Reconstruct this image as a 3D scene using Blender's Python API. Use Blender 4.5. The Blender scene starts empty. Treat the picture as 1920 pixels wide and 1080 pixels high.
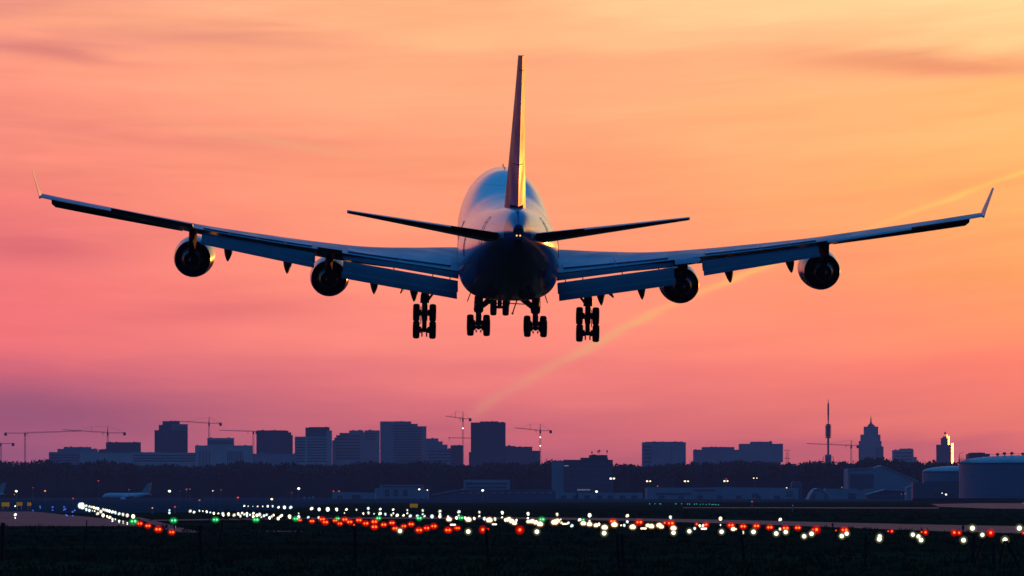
import bpy, math, random
from math import sin, cos, tan, pi, radians, sqrt, atan2
from mathutils import Vector, Matrix
random.seed(7)
S = bpy.context.scene
COL = S.collection

# ------------------------------------------------------------------ camera
CAMZ, FPX, HY = 3.6, 13000.0, 925.0      # eye height, focal length in photo pixels, horizon row
cd = bpy.data.cameras.new('camera'); cam = bpy.data.objects.new('camera', cd); COL.objects.link(cam)
cam.location = (0, 0, CAMZ); cam.rotation_euler = (pi/2, 0, 0)
cd.sensor_width = 36; cd.lens = 36*FPX/1920; cd.shift_y = (HY-540)/1920
cd.clip_start = 5; cd.clip_end = 60000
S.camera = cam
S.render.engine = 'CYCLES'
S.view_settings.view_transform = 'Standard'; S.view_settings.look = 'None'
S.view_settings.gamma = 1; S.view_settings.exposure = 0
try:
    S.cycles.volume_bounces = 0; S.cycles.max_bounces = 6
    S.cycles.sample_clamp_indirect = 3.0
except Exception: pass

def s2l(c):
    return tuple(((v/255)/12.92 if v/255 <= .04045 else ((v/255+.055)/1.055)**2.4) for v in c)

# ------------------------------------------------------------------ world: dusk sky as a function of direction
W = bpy.data.worlds.new('World'); S.world = W; W.use_nodes = True
wt = W.node_tree; wt.nodes.clear()
def N(tree, typ, **kw):
    n = tree.nodes.new(typ)
    for k, v in kw.items(): setattr(n, k, v)
    return n
def lk(tree, a, b): tree.links.new(a, b)
def M(tree, op, a, b=None, c=None, clamp=False):
    n = tree.nodes.new('ShaderNodeMath'); n.operation = op; n.use_clamp = clamp
    for i, v in enumerate((a, b, c)):
        if v is None: continue
        if isinstance(v, (int, float)): n.inputs[i].default_value = v
        else: tree.links.new(v, n.inputs[i])
    return n.outputs[0]
def SM(tree, v, lo, hi, olo=0., ohi=1., mode='SMOOTHSTEP'):
    n = tree.nodes.new('ShaderNodeMapRange'); n.interpolation_type = mode
    if mode == 'LINEAR': n.clamp = True
    tree.links.new(v, n.inputs[0])
    for i, x in enumerate((lo, hi, olo, ohi)): n.inputs[i+1].default_value = x
    return n.outputs[0]
def MIX(tree, f, a, b, blend='MIX'):
    n = tree.nodes.new('ShaderNodeMix'); n.data_type = 'RGBA'; n.blend_type = blend; n.clamp_result = False
    for idx, v in ((0, f), (6, a), (7, b)):
        if isinstance(v, (int, float)): n.inputs[idx].default_value = v
        elif isinstance(v, tuple): n.inputs[idx].default_value = (*v[:3], 1)
        else: tree.links.new(v, n.inputs[idx])
    return n.outputs[2]
def RAMP(tree, fac, stops, interp='EASE'):
    n = tree.nodes.new('ShaderNodeValToRGB'); n.color_ramp.interpolation = interp
    el = n.color_ramp.elements
    while len(el) > 1: el.remove(el[-1])
    el[0].position = stops[0][0]; el[0].color = (*stops[0][1], 1)
    for p, c in stops[1:]:
        e = el.new(p); e.color = (*c, 1)
    tree.links.new(fac, n.inputs[0]); return n.outputs[0]
tc = N(wt, 'ShaderNodeTexCoord'); sep = N(wt, 'ShaderNodeSeparateXYZ'); lk(wt, tc.outputs['Generated'], sep.inputs[0])
X, Y, Z = sep.outputs
az = M(wt, 'ARCTAN2', X, Y)
hyp = M(wt, 'SQRT', M(wt, 'ADD', M(wt, 'MULTIPLY', X, X), M(wt, 'MULTIPLY', Y, Y)))
el_ = M(wt, 'ARCTAN2', Z, hyp)
# slow wobble so that the cloud bands are not ruled
nz1 = N(wt, 'ShaderNodeTexNoise'); nz1.inputs['Scale'].default_value = 1; nz1.inputs['Detail'].default_value = 4; nz1.inputs['Roughness'].default_value = .5
cv = N(wt, 'ShaderNodeCombineXYZ')
sk = M(wt, 'ADD', el_, M(wt, 'MULTIPLY', M(wt, 'ADD', az, .03), M(wt, 'MULTIPLY', M(wt, 'ADD', az, .03), -.55)))   # bands arch gently
lk(wt, M(wt, 'MULTIPLY', az, 17), cv.inputs[0]); lk(wt, M(wt, 'MULTIPLY', sk, 120), cv.inputs[1]); lk(wt, cv.outputs[0], nz1.inputs['Vector'])
nz2 = N(wt, 'ShaderNodeTexNoise'); nz2.inputs['Scale'].default_value = 1; nz2.inputs['Detail'].default_value = 6; nz2.inputs['Roughness'].default_value = .55; nz2.inputs['Distortion'].default_value = .6
cv2 = N(wt, 'ShaderNodeCombineXYZ'); lk(wt, M(wt, 'MULTIPLY', az, 40), cv2.inputs[0]); lk(wt, M(wt, 'MULTIPLY', sk, 420), cv2.inputs[1]); cv2.inputs[2].default_value = 3.3; lk(wt, cv2.outputs[0], nz2.inputs['Vector'])
band = M(wt, 'SUBTRACT', nz1.outputs[0], .5); fine = M(wt, 'SUBTRACT', nz2.outputs[0], .5)
elw = M(wt, 'ADD', el_, M(wt, 'MULTIPLY', band, .020))
t = SM(wt, elw, 0.0, .0712, 0, 1, 'LINEAR')
def yy(py): return (HY-py)/925.0
LEFT = [(925,(140,80,118)),(830,(156,87,118)),(760,(174,92,116)),(690,(204,98,114)),(610,(232,111,113)),(540,(236,114,114)),(480,(234,118,118)),(340,(240,129,118)),(200,(244,145,124)),(130,(248,156,128)),(85,(230,138,126)),(40,(250,160,130)),(0,(232,146,128))]
MID = [(925,(176,90,112)),(862,(196,98,113)),(800,(216,108,115)),(720,(236,122,118)),(650,(247,136,120)),(560,(253,144,120)),(450,(255,152,117)),(330,(255,160,119)),(180,(254,168,126)),(80,(252,178,130)),(0,(253,190,138))]
RIGHT = [(925,(200,98,108)),(850,(214,104,108)),(800,(246,122,106)),(720,(253,131,102)),(650,(255,143,100)),(540,(255,153,96)),(450,(255,167,98)),(360,(255,179,103)),(240,(255,188,112)),(170,(255,190,122)),(130,(250,180,120)),(60,(255,210,146)),(0,(255,219,156))]
cl, cm, cr = [RAMP(wt, t, [(yy(p), s2l(c)) for p, c in st], 'LINEAR') for st in (LEFT, MID, RIGHT)]
fa = SM(wt, az, -.082, -.008, 0, 1); fb = SM(wt, az, .0, .075, 0, 1, 'LINEAR')
warm = MIX(wt, fb, MIX(wt, fa, cl, cm), cr)
# streaks: a little brighter / darker
amp = M(wt, 'ADD', SM(wt, el_, .0, .05, 1.55, 1.19), M(wt, 'ADD', M(wt, 'MULTIPLY', M(wt, 'MULTIPLY', fine, SM(wt, el_, .005, .05, .12, .34)), 1.0), M(wt, 'MULTIPLY', band, .17)))
vm = N(wt, 'ShaderNodeVectorMath', operation='SCALE'); lk(wt, warm, vm.inputs[0]); lk(wt, amp, vm.inputs['Scale'])
warm = MIX(wt, 1.0, vm.outputs[0], (1,.965,.93), 'MULTIPLY')
# mauve stretched clouds
def blob(u0, v0, su, sv, tilt=0):
    du = M(wt, 'SUBTRACT', az, u0); dv = M(wt, 'SUBTRACT', M(wt, 'SUBTRACT', el_, v0), M(wt, 'MULTIPLY', du, tilt))
    dv = M(wt, 'ADD', dv, M(wt, 'MULTIPLY', fine, .003))
    a = M(wt, 'ADD', M(wt, 'POWER', M(wt, 'DIVIDE', M(wt, 'ABSOLUTE', du), su), 2), M(wt, 'POWER', M(wt, 'DIVIDE', M(wt, 'ABSOLUTE', dv), sv), 2))
    return M(wt, 'EXPONENT', M(wt, 'MULTIPLY', a, -1))
def pu(px): return (px-960)/FPX
def pv(py): return (HY-py)/FPX
for (px, py, su, sv, ti, colr, k) in (
    (110, 105, 130, 12, -.10, (210,114,118), .5), (1660, 116, 240, 20, -.05, (238,130,104), .42), (1850, 128, 200, 16, 0, (238,130,104), .38), (1350, 60, 420, 18, .01, (255,178,130), .35), (900, 118, 380, 14, .02, (252,160,122), .35), (250, 255, 300, 14, -.12, (236,126,118), .3),
    (60, 465, 150, 30, -.05, (206,92,112), .40), (40, 770, 260, 45, -.04, (164,82,116), .15), (420, 72, 250, 15, -.06, (226,136,120), .4), (500, 262, 260, 17, -.03, (236,138,118), .35), (640, 700, 300, 20, .03, (206,98,114), .10), (210, 50, 260, 12, -.05, (255,170,130), .35),
    (540, 270, 200, 9, -.18, (255,176,130), .45), (1150, 150, 260, 22, .02, (255,184,130), .3), (1450, 200, 300, 20, .02, (255,196,122), .3),
    (430, 585, 220, 22, .06, (226,98,112), .3), (1700, 330, 240, 16, .2, (255,196,110), .35), (1830, 520, 160, 18, .05, (255,168,92), .4)):
    warm = MIX(wt, M(wt, 'MULTIPLY', blob(pu(px), pv(py), su/FPX, sv/FPX, ti), k), warm, s2l(colr))
# condensation trail
fc = N(wt, 'ShaderNodeFloatCurve'); cu = fc.mapping.curves[0]
pts = [(860,790),(900,765),(1000,705),(1090,660),(1250,575),(1390,517),(1780,375),(1920,325),(2100,262)]
xs = lambda p: (pu(p[0])+.01)/.11
ys = lambda p: pv(p[1])/.06
cu.points[0].location = (xs(pts[0]), ys(pts[0])); cu.points[1].location = (min(1, xs(pts[-1])), ys(pts[-1]))
for p in pts[1:-1]: cu.points.new(xs(p), ys(p))
fc.mapping.update()
lk(wt, M(wt, 'DIVIDE', M(wt, 'ADD', az, .01), .11), fc.inputs['Value'])
dv = M(wt, 'SUBTRACT', M(wt, 'ADD', el_, M(wt, 'MULTIPLY', fine, .0013)), M(wt, 'MULTIPLY', fc.outputs[0], .06))
wtr = SM(wt, az, -.01, .04, .00105, .00040, 'LINEAR')
tr = M(wt, 'EXPONENT', M(wt, 'MULTIPLY', M(wt, 'POWER', M(wt, 'DIVIDE', M(wt, 'ABSOLUTE', dv), wtr), 2), -1))
tr = M(wt, 'MULTIPLY', tr, M(wt, 'MULTIPLY', SM(wt, az, pu(850), pu(930)), SM(wt, az, .09, .12, 1, 0)))
n3 = N(wt, 'ShaderNodeTexNoise'); cv3 = N(wt, 'ShaderNodeCombineXYZ'); lk(wt, M(wt, 'MULTIPLY', az, 95), cv3.inputs[0]); cv3.inputs[1].default_value = 4.2
n3.inputs['Scale'].default_value = 1; n3.inputs['Detail'].default_value = 3; lk(wt, cv3.outputs[0], n3.inputs['Vector'])
tr = M(wt, 'MULTIPLY', tr, M(wt, 'MULTIPLY', SM(wt, n3.outputs[0], .36, .60, .45, .9), M(wt, 'SUBTRACT', 1, M(wt, 'MULTIPLY', M(wt, 'EXPONENT', M(wt, 'MULTIPLY', M(wt, 'POWER', M(wt, 'DIVIDE', M(wt, 'ABSOLUTE', M(wt, 'SUBTRACT', az, .047)), .013), 2), -1)), .8))))
tcol = MIX(wt, SM(wt, az, -.005, .045), tuple(1.18*v for v in s2l((255,156,128))), tuple(1.12*v for v in s2l((255,205,104))))
warm = MIX(wt, tr, warm, tcol)
# the rest of the dome: warm belt low down, blue overhead, dull mauve-blue behind
ca = M(wt, 'COSINE', az)
belt = RAMP(wt, SM(wt, el_, 0, .35, 0, 1, 'LINEAR'), [(0, (.30,.14,.21)), (.18, (.62,.26,.28)), (.45, (.26,.20,.30)), (1, (.04,.20,.46))], 'LINEAR')
back = RAMP(wt, SM(wt, el_, -.05, .9, 0, 1, 'LINEAR'), [(0, (.008,.015,.045)), (.10, (.014,.032,.09)), (.35, (.012,.075,.22)), (1, (.015,.17,.46))], 'LINEAR')
side = SM(wt, ca, -.25, .55)
dome = MIX(wt, side, back, belt)
up = SM(wt, el_, .14, .42)
dome = MIX(wt, up, dome, (.018,.18,.48))
nearf = M(wt, 'MULTIPLY', SM(wt, ca, .55, .97), SM(wt, el_, .085, .28, 1, 0))
# glow round the sun, low on the right
ga = M(wt, 'POWER', M(wt, 'DIVIDE', M(wt, 'SUBTRACT', az, .34), .13), 2); ge = M(wt, 'POWER', M(wt, 'DIVIDE', el_, .07), 2)
glow = M(wt, 'EXPONENT', M(wt, 'MULTIPLY', M(wt, 'ADD', ga, ge), -1))
allc = MIX(wt, nearf, dome, warm)
allc = MIX(wt, M(wt, 'MULTIPLY', glow, .9), allc, (1.5,.62,.10))
allc = MIX(wt, SM(wt, el_, -.02, -.004, 1, 0), allc, (.004,.006,.012))
bg = N(wt, 'ShaderNodeBackground'); bg.inputs['Strength'].default_value = 1.0
lk(wt, allc, bg.inputs['Color']); wo = N(wt, 'ShaderNodeOutputWorld'); lk(wt, bg.outputs[0], wo.inputs['Surface'])
try: W.cycles.sampling_method = 'MANUAL'; W.cycles.sample_map_resolution = 2048
except Exception: pass

# ------------------------------------------------------------------ sun, on the horizon to the right
SAZ, SEL = radians(18), radians(1.1)
sd = bpy.data.lights.new('sun', 'SUN'); so = bpy.data.objects.new('sun', sd); COL.objects.link(so)
sd.energy = 1.5; sd.angle = radians(.6); sd.color = (1, .25, .03)
so.rotation_euler = Vector((-sin(SAZ)*cos(SEL), -cos(SAZ)*cos(SEL), -sin(SEL))).to_track_quat('-Z', 'Y').to_euler()
so.location = (0, 0, 200)

# ------------------------------------------------------------------ materials
def mat(name, col, rough=.6, metal=0., spec=.5, var=0., vscale=3., coat=0., bump=0., bscale=20.):
    m = bpy.data.materials.new(name); m.use_nodes = True; t = m.node_tree; b = t.nodes['Principled BSDF']
    b.inputs['Base Color'].default_value = (*col, 1); b.inputs['Roughness'].default_value = rough
    b.inputs['Metallic'].default_value = metal; b.inputs['Specular IOR Level'].default_value = spec
    b.inputs['Coat Weight'].default_value = coat; b.inputs['Coat Roughness'].default_value = .08
    tcn = N(t, 'ShaderNodeTexCoord')
    if var:
        n = N(t, 'ShaderNodeTexNoise'); n.inputs['Scale'].default_value = vscale; n.inputs['Detail'].default_value = 5
        lk(t, tcn.outputs['Object'], n.inputs['Vector'])
        f = SM(t, n.outputs[0], .3, .7, 1-var, 1+var, 'LINEAR')
        v = N(t, 'ShaderNodeVectorMath', operation='SCALE'); v.inputs[0].default_value = col; lk(t, f, v.inputs['Scale'])
        lk(t, v.outputs[0], b.inputs['Base Color'])
        lk(t, SM(t, n.outputs[0], .3, .7, max(.03, rough-.08), min(1, rough+.1), 'LINEAR'), b.inputs['Roughness'])
    if bump:
        n = N(t, 'ShaderNodeTexNoise'); n.inputs['Scale'].default_value = bscale; lk(t, tcn.outputs['Object'], n.inputs['Vector'])
        bp = N(t, 'ShaderNodeBump'); bp.inputs['Strength'].default_value = bump; lk(t, n.outputs[0], bp.inputs['Height']); lk(t, bp.outputs[0], b.inputs['Normal'])
    return m
def emis(name, col, st):
    m = bpy.data.materials.new(name); m.use_nodes = True; t = m.node_tree; b = t.nodes['Principled BSDF']
    b.inputs['Base Color'].default_value = (.02,.02,.02,1)
    b.inputs['Emission Color'].default_value = (*col, 1); b.inputs['Emission Strength'].default_value = st
    try: m.cycles.emission_sampling = 'NONE'
    except Exception: pass
    return m
def halo_glow(name, col, st, alpha):  # see-through emissive skin for added lamp halos, no real glass
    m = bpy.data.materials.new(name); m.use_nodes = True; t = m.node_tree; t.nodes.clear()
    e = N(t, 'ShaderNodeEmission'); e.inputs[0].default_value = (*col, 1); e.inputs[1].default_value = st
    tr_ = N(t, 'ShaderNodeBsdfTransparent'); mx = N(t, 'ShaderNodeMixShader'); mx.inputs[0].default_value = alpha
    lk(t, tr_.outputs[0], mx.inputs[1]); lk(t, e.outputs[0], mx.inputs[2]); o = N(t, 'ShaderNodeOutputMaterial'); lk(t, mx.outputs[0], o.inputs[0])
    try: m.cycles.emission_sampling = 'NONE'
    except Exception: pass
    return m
def lined(m, axis, pitch, width, dark=.35):
    """thin dark seams every pitch metres along an object axis"""
    t = m.node_tree; b = t.nodes['Principled BSDF']; tcn = N(t, 'ShaderNodeTexCoord'); sp = N(t, 'ShaderNodeSeparateXYZ'); lk(t, tcn.outputs['Object'], sp.inputs[0])
    f = None
    for a, p, w in zip(axis, pitch, width):
        u = M(t, 'ABSOLUTE', M(t, 'SUBTRACT', M(t, 'FRACT', M(t, 'DIVIDE', sp.outputs['xyz'.index(a)], p)), .5))
        g = M(t, 'LESS_THAN', u, w/p/2)
        f = g if f is None else M(t, 'MAXIMUM', f, g)
    old = b.inputs['Base Color'].links[0].from_socket if b.inputs['Base Color'].links else tuple(b.inputs['Base Color'].default_value)[:3]
    lk(t, MIX(t, M(t, 'MULTIPLY', f, 1-dark), old, (.01,.012,.02)), b.inputs['Base Color'])
    return m

white = lined(mat('aircraft_paint', (.62,.64,.68), .2, 0, .5, 0, .25, .3, .05, .9), 'yz', (5.3,1.57), (.05,.025), .45)
def livery(m):
    # pale upper hull, dark blue belly; the border sweeps up towards the tail
    t = m.node_tree; b = t.nodes['Principled BSDF']; tcn = N(t, 'ShaderNodeTexCoord'); sp = N(t, 'ShaderNodeSeparateXYZ'); lk(t, tcn.outputs['Object'], sp.inputs[0])
    rise = M(t, 'MULTIPLY', M(t, 'MAXIMUM', M(t, 'SUBTRACT', -9.0, sp.outputs[1]), 0), .085)
    f = M(t, 'MULTIPLY', SM(t, M(t, 'SUBTRACT', sp.outputs[2], M(t, 'ADD', rise, -.25)), -.02, .02), SM(t, sp.outputs[1], -31.02, -30.98))
    old = b.inputs['Base Color'].links[0].from_socket
    lk(t, MIX(t, f, (.03,.08,.24), old), b.inputs['Base Color'])
livery(white)
belly = mat('dark_blue_aircraft_paint', (.03,.06,.16), .25, 0, .5, .1, .4)
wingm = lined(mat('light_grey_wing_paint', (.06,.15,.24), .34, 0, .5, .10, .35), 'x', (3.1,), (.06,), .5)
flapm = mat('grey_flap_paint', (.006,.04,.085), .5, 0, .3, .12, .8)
stabm = mat('pale_stabiliser_paint', (.50,.50,.55), .4, 0, .3, .06, .4)
rudm = mat('rudder_paint', (.05,.07,.22), .4, 0, .012, .06, .4)
spoilm = mat('spoiler_paint', (.12,.26,.36), .36, 0, .4, .08, .6)  # lighter than the wing: brighter light on the rear band put into colour
dark = mat('dark_gear_metal', (.035,.035,.04), .5, .4, .4, .2, 3)
pylm = mat('pylon_paint', (.03,.035,.05), .8, 0, .03)
fairm = mat('dark_fairing_and_shade_paint', (.02,.035,.06), .6, 0, .15)
rubber = mat('tyre_rubber', (.012,.012,.013), .9, 0, .1)
steel = mat('worn_exhaust_metal', (.16,.15,.14), .33, .85, .5, .2, 2)
cowlm = mat('glossy_engine_paint', (.13,.18,.27), .2, 0, .5, .06, 1, .2)
inner = mat('black_duct_lining', (.012,.012,.014), .55, 0, .3)
finm = mat('fin_paint', (.05,.05,.11), .45, 0, .09, .06, .4, 0)

def fac(name, col, var=.12, vs=.05, r=.75): return mat(name, col, r, 0, .15, var, vs)
f_blue = fac('blue_grey_cladding', (.22,.25,.30)); f_dark = fac('dark_glass_cladding', (.09,.10,.13), r=.5); f_pale = fac('pale_concrete_facade', (.36,.36,.38))
f_brick = fac('dull_brick_facade', (.20,.15,.17)); bandm = fac('window_band_glass', (.10,.11,.14), r=.4); f_white = fac('white_panel_facade', (.36,.37,.39))
roofm = fac('grey_roof_sheet', (.30,.33,.37), .2, .2); cranem = fac('crane_steel', (.12,.10,.11)); mastm = fac('galvanised_steel', (.18,.18,.2))
tankm = mat('pale_tank_steel', (.08,.15,.22), .55, 0, .3, .12, .1); domem = mat('tank_roof_steel', (.26,.32,.38), .45, 0, .3, .25, .25)
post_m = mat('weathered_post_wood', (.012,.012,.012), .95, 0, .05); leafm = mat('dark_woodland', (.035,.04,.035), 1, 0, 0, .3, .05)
concrete = mat('apron_concrete', (.035,.045,.06), 1, 0, 0, .2, .02); berm_m = mat('dark_earth', (.02,.02,.02), 1, 0, 0, .3, .2)

# ------------------------------------------------------------------ mesh helpers
class MB:
    def __init__(s): s.v = []; s.f = []; s.m = []; s.cm = 0
    def add(s, vs, fs):
        o = len(s.v); s.v += [tuple(p) for p in vs]; s.f += [tuple(i+o for i in f) for f in fs]; s.m += [s.cm]*len(fs)
    def box(s, x0, x1, y0, y1, z0, z1, M4=None):
        vs = [(x0,y0,z0),(x1,y0,z0),(x1,y1,z0),(x0,y1,z0),(x0,y0,z1),(x1,y0,z1),(x1,y1,z1),(x0,y1,z1)]
        if M4: vs = [M4 @ Vector(p) for p in vs]
        s.add(vs, [(0,3,2,1),(4,5,6,7),(0,1,5,4),(1,2,6,5),(2,3,7,6),(3,0,4,7)])
    def tube(s, p0, p1, r0, r1=None, n=8):
        if r1 is None: r1 = r0
        p0 = Vector(p0); p1 = Vector(p1); d = (p1-p0)
        if d.length < 1e-6: return
        q = d.to_track_quat('Z', 'Y'); vs = []
        for p, r in ((p0, r0), (p1, r1)):
            for i in range(n):
                a = 2*pi*i/n; vs.append(p + q @ Vector((cos(a)*r, sin(a)*r, 0)))
        fs = [(i, (i+1) % n, n+(i+1) % n, n+i) for i in range(n)] + [tuple(range(n-1, -1, -1)), tuple(range(n, 2*n))]
        s.add(vs, fs)
    def lathe(s, prof, org, axis, n=48):
        """prof: (distance along axis, radius); closed by radius 0 ends if given"""
        org = Vector(org); q = Vector(axis).to_track_quat('Z', 'Y'); vs = []; k = len(prof)
        for d, r in prof:
            for i in range(n):
                a = 2*pi*i/n; vs.append(org + q @ Vector((cos(a)*r, sin(a)*r, d)))
        s.add(vs, [(j*n+i, j*n+(i+1) % n, (j+1)*n+(i+1) % n, (j+1)*n+i) for j in range(k-1) for i in range(n)])
    def loft(s, rings, caps=True):
        n = len(rings[0]); vs = [p for r in rings for p in r]
        fs = [(j*n+i, j*n+(i+1) % n, (j+1)*n+(i+1) % n, (j+1)*n+i) for j in range(len(rings)-1) for i in range(n)]
        if caps: fs += [tuple(range(n-1, -1, -1)), tuple(range((len(rings)-1)*n, len(rings)*n))]
        s.add(vs, fs)
    def ball(s, c, r, n=12, sz=1.):
        k = n//2+1; prof = [(-cos(pi*j/(k-1))*r*sz, max(1e-4, sin(pi*j/(k-1))*r)) for j in range(k)]
        s.lathe(prof, c, (0,0,1), n)
    def mesh(s, name, mats, smooth=False):
        me = bpy.data.meshes.new(name); me.from_pydata(s.v, [], s.f)
        for m_ in (mats if isinstance(mats, (list, tuple)) else [mats]): me.materials.append(m_)
        for p, mi in zip(me.polygons, s.m): p.material_index = mi
        import bmesh
        b = bmesh.new(); b.from_mesh(me); bmesh.ops.recalc_face_normals(b, faces=b.faces); b.to_mesh(me); b.free()
        if smooth:
            me.polygons.foreach_set('use_smooth', [True]*len(me.polygons))
            try: me.set_sharp_from_angle(angle=radians(38))
            except Exception: pass
        return me
    def build(s, name, mats, parent=None, smooth=False, loc=None):
        o = bpy.data.objects.new(name, s.mesh(name, mats, smooth)); COL.objects.link(o)
        if parent is not None: o.parent = parent
        if loc: o.location = loc
        return o
def tag(o, label=None, cat=None, group=None, kind=None):
    if label: o['label'] = label
    if cat: o['category'] = cat
    if group: o['group'] = group
    if kind: o['kind'] = kind
    return o
def empty(name, loc=(0,0,0)):
    o = bpy.data.objects.new(name, None); COL.objects.link(o); o.location = loc; o.empty_display_size = 1; return o
def at(px, py, D): return Vector(((px-960)/FPX*D, D, CAMZ+(HY-py)/FPX*D))
def gd(px, py, h=0.):
    D = (CAMZ-h)*FPX/(py-HY); return Vector(((px-960)/FPX*D, D, h))
def lerp(a, b, t): return a+(b-a)*t
def interp(tab, s, k):
    """monotone-ish cubic through table rows (s, ...)"""
    n = len(tab)
    if s <= tab[0][0]: return tab[0][k]
    if s >= tab[-1][0]: return tab[-1][k]
    for i in range(n-1):
        if tab[i][0] <= s <= tab[i+1][0]: break
    x0, x1 = tab[i][0], tab[i+1][0]; y0, y1 = tab[i][k], tab[i+1][k]; h = x1-x0; d = (y1-y0)/h
    def slope(j):
        if j <= 0: return (tab[1][k]-tab[0][k])/(tab[1][0]-tab[0][0])
        if j >= n-1: return (tab[-1][k]-tab[-2][k])/(tab[-1][0]-tab[-2][0])
        a = (tab[j][k]-tab[j-1][k])/(tab[j][0]-tab[j-1][0]); b = (tab[j+1][k]-tab[j][k])/(tab[j+1][0]-tab[j][0])
        return 0 if a*b <= 0 else 2*a*b/(a+b)
    m0, m1 = slope(i), slope(i+1); u = (s-x0)/h
    return (2*u**3-3*u*u+1)*y0+(u**3-2*u*u+u)*h*m0+(-2*u**3+3*u*u)*y1+(u**3-u*u)*h*m1

# ------------------------------------------------------------------ ground
def sheet(name, pts, m, z=0., kind='structure', th=None):
    mb = MB(); n = len(pts); mb.add([(p[0], p[1], z) for p in pts], [tuple(range(n))])
    o = mb.build(name, m); 
    if o.data.polygons[0].normal.z < 0: o.data.flip_normals()
    tag(o, kind=kind); return o
grassm = mat('dark_grass_field', (.024,.021,.010), 1, 0, 0, .45, .02)
gt = grassm.node_tree; gb = gt.nodes['Principled BSDF']
g_ = sheet('ground', [(-9000,-300),(9000,-300),(9000,30000),(-9000,30000)], grassm)
tarmac = mat('worn_runway_asphalt', (.024,.021,.040), .7, 0, .15, .2, .05)
def px_sheet(name, pl, m, z): return sheet(name, [gd(x, y) for x, y in pl], m, z)
px_sheet('apron', [(-700,929.2),(2700,929.2),(2700,940),(1500,941),(620,944),(520,957),(235,962),(-700,962)], concrete, .004)
px_sheet('taxiway', [(-700,962.5),(60,959),(236,976),(258,986.5),(-700,986.5)], tarmac, .008)
px_sheet('runway', [(252,970),(263,970),(378,998.5),(322,997.5)], tarmac, .008)
px_sheet('runway', [(280,974.8),(420,972.8),(700,970.3),(1000,970.3),(1200,972),(1400,975.5),(1600,980.5),(1760,984),(1920,986.8),(2500,997),(2500,1020),(1920,1000.5),(1760,996),(1600,990),(1400,982.5),(1200,977),(1000,973.6),(700,972.6),(420,975),(280,976.6)], tarmac, .008)
px_sheet('taxiway', [(1745,945),(1830,943.5),(2700,943.5),(2700,960),(1860,953.5),(1760,950)], tarmac, .012)
px_sheet('taxiway', [(1280,951.3),(1760,951.6),(1760,953.4),(1280,952.6)], tarmac, .012)
px_sheet('path', [(486,995),(565,995.8),(568,997),(500,996.6)], tarmac, .008)

# ------------------------------------------------------------------ the airliner
yaw, pit, rol = map(radians, (1.15, 4.2, 1.12))
R3 = Matrix.Rotation(yaw, 3, 'Z') @ Matrix.Rotation(pit, 3, 'X') @ Matrix.Rotation(rol, 3, 'Y')
jet = empty('airliner', (-.3, 483, 20.9)); jet.rotation_euler = R3.to_euler(); jet.empty_display_size = 5
tag(jet, 'large four-engined airliner seen from behind, coming in to land with wheels and flaps down', 'airliner')
def q(x, s, z): return (x, 35-s, z)
# s, centre z, half width, top, bottom, lower squareness
FT = [(0,-1.0,.06,-.94,-1.06,2),(.6,-.95,.95,-.1,-1.75,2),(2,-.8,1.75,1.3,-2.35,2),(4,-.5,2.5,3.0,-2.85,2),(6,-.3,2.95,4.2,-3.1,2),(9,-.1,3.2,4.72,-3.25,2),
      (13,0,3.25,4.88,-3.28,2),(21,0,3.25,4.85,-3.3,2),(24,0,3.26,4.6,-3.4,2.2),(27,-.05,3.3,4.05,-3.55,2.5),(30,-.5,3.42,3.55,-3.62,3.2),(33,-.65,3.47,3.34,-3.65,3.4),(40,-.6,3.46,3.28,-3.62,3.2),
      (44,-.2,3.34,3.28,-3.45,2.6),(47,.05,3.22,3.28,-3.12,2.1),(50,.2,3.08,3.30,-2.66,2),(54,.5,2.78,3.36,-1.95,2),(58,.92,2.3,3.44,-1.1,2),(62,1.4,1.68,3.5,-.2,2),(65,1.78,1.12,3.46,.55,2),(67.4,2.02,.62,3.1,1.2,2),(68.6,2.08,.36,2.6,1.62,2)]
def fring(s, n=72):
    zc, hw, tp, bt, e = [interp(FT, s, k) for k in range(1, 6)]
    out = []
    for i in range(n):
        a = 2*pi*i/n; c, sn = cos(a), sin(a)
        if sn >= 0: out.append(q(hw*c, s, zc+(tp-zc)*sn))
        else: out.append(q(hw*math.copysign(abs(c)**(2/e), c), s, zc-(zc-bt)*abs(sn)**(2/e)))
    return out
ss = [0,.15,.35,.6,1,1.5] + [2+i*.75 for i in range(88)] + [68.2,68.6]
ss = sorted(x for x in set(ss) if x <= 68.6)
mb = MB(); mb.loft([fring(s) for s in ss]); body = mb.build('fuselage', white, jet, True)
# windows strip of the main and upper decks, exhaust opening and doors
mb = MB(); mb.lathe([(0,.30),(.25,.27),(.25,.001)], q(0,68.55,2.1), (0,-1,0), 20); mb.build('exhaust_outlet', inner, body)
for s, z, sx in ((58,1.6,-1),(58,1.6,1),(47,.35,-1),(47,.35,1),(30.5,.35,-1),(30.5,.35,1)):
    mb = MB(); 
    def fs(s_, z_):
        zc, hw, tp = [interp(FT, s_, k) for k in (1, 2, 3)]; return hw*sqrt(max(0, 1-((z_-zc)/(tp-zc))**2))+.012
    pr = [(s-.5, z-.7), (s+.5, z-.7), (s+.5, z+1.1), (s-.5, z+1.1)]
    for (a, b), (c, d) in zip(pr, pr[1:]+pr[:1]):
        for k in range(5):
            u, v = k/5, (k+1)/5
            mb.tube(q(sx*fs(lerp(a,c,u), lerp(b,d,u)), lerp(a,c,u), lerp(b,d,u)), q(sx*fs(lerp(a,c,v), lerp(b,d,v)), lerp(a,c,v), lerp(b,d,v)), .012, n=4)
    mb.build('door_seam', inner, body)
for s, h, z0 in ((12.5,.2,4.86),(19,.18,4.84),(17,.0,4.84)):
    if h: mb = MB(); mb.box(-.03,.03,35-s-.2,35-s+.2,z0-.05,z0+h); mb.build('blade_antenna', dark, jet)

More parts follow.
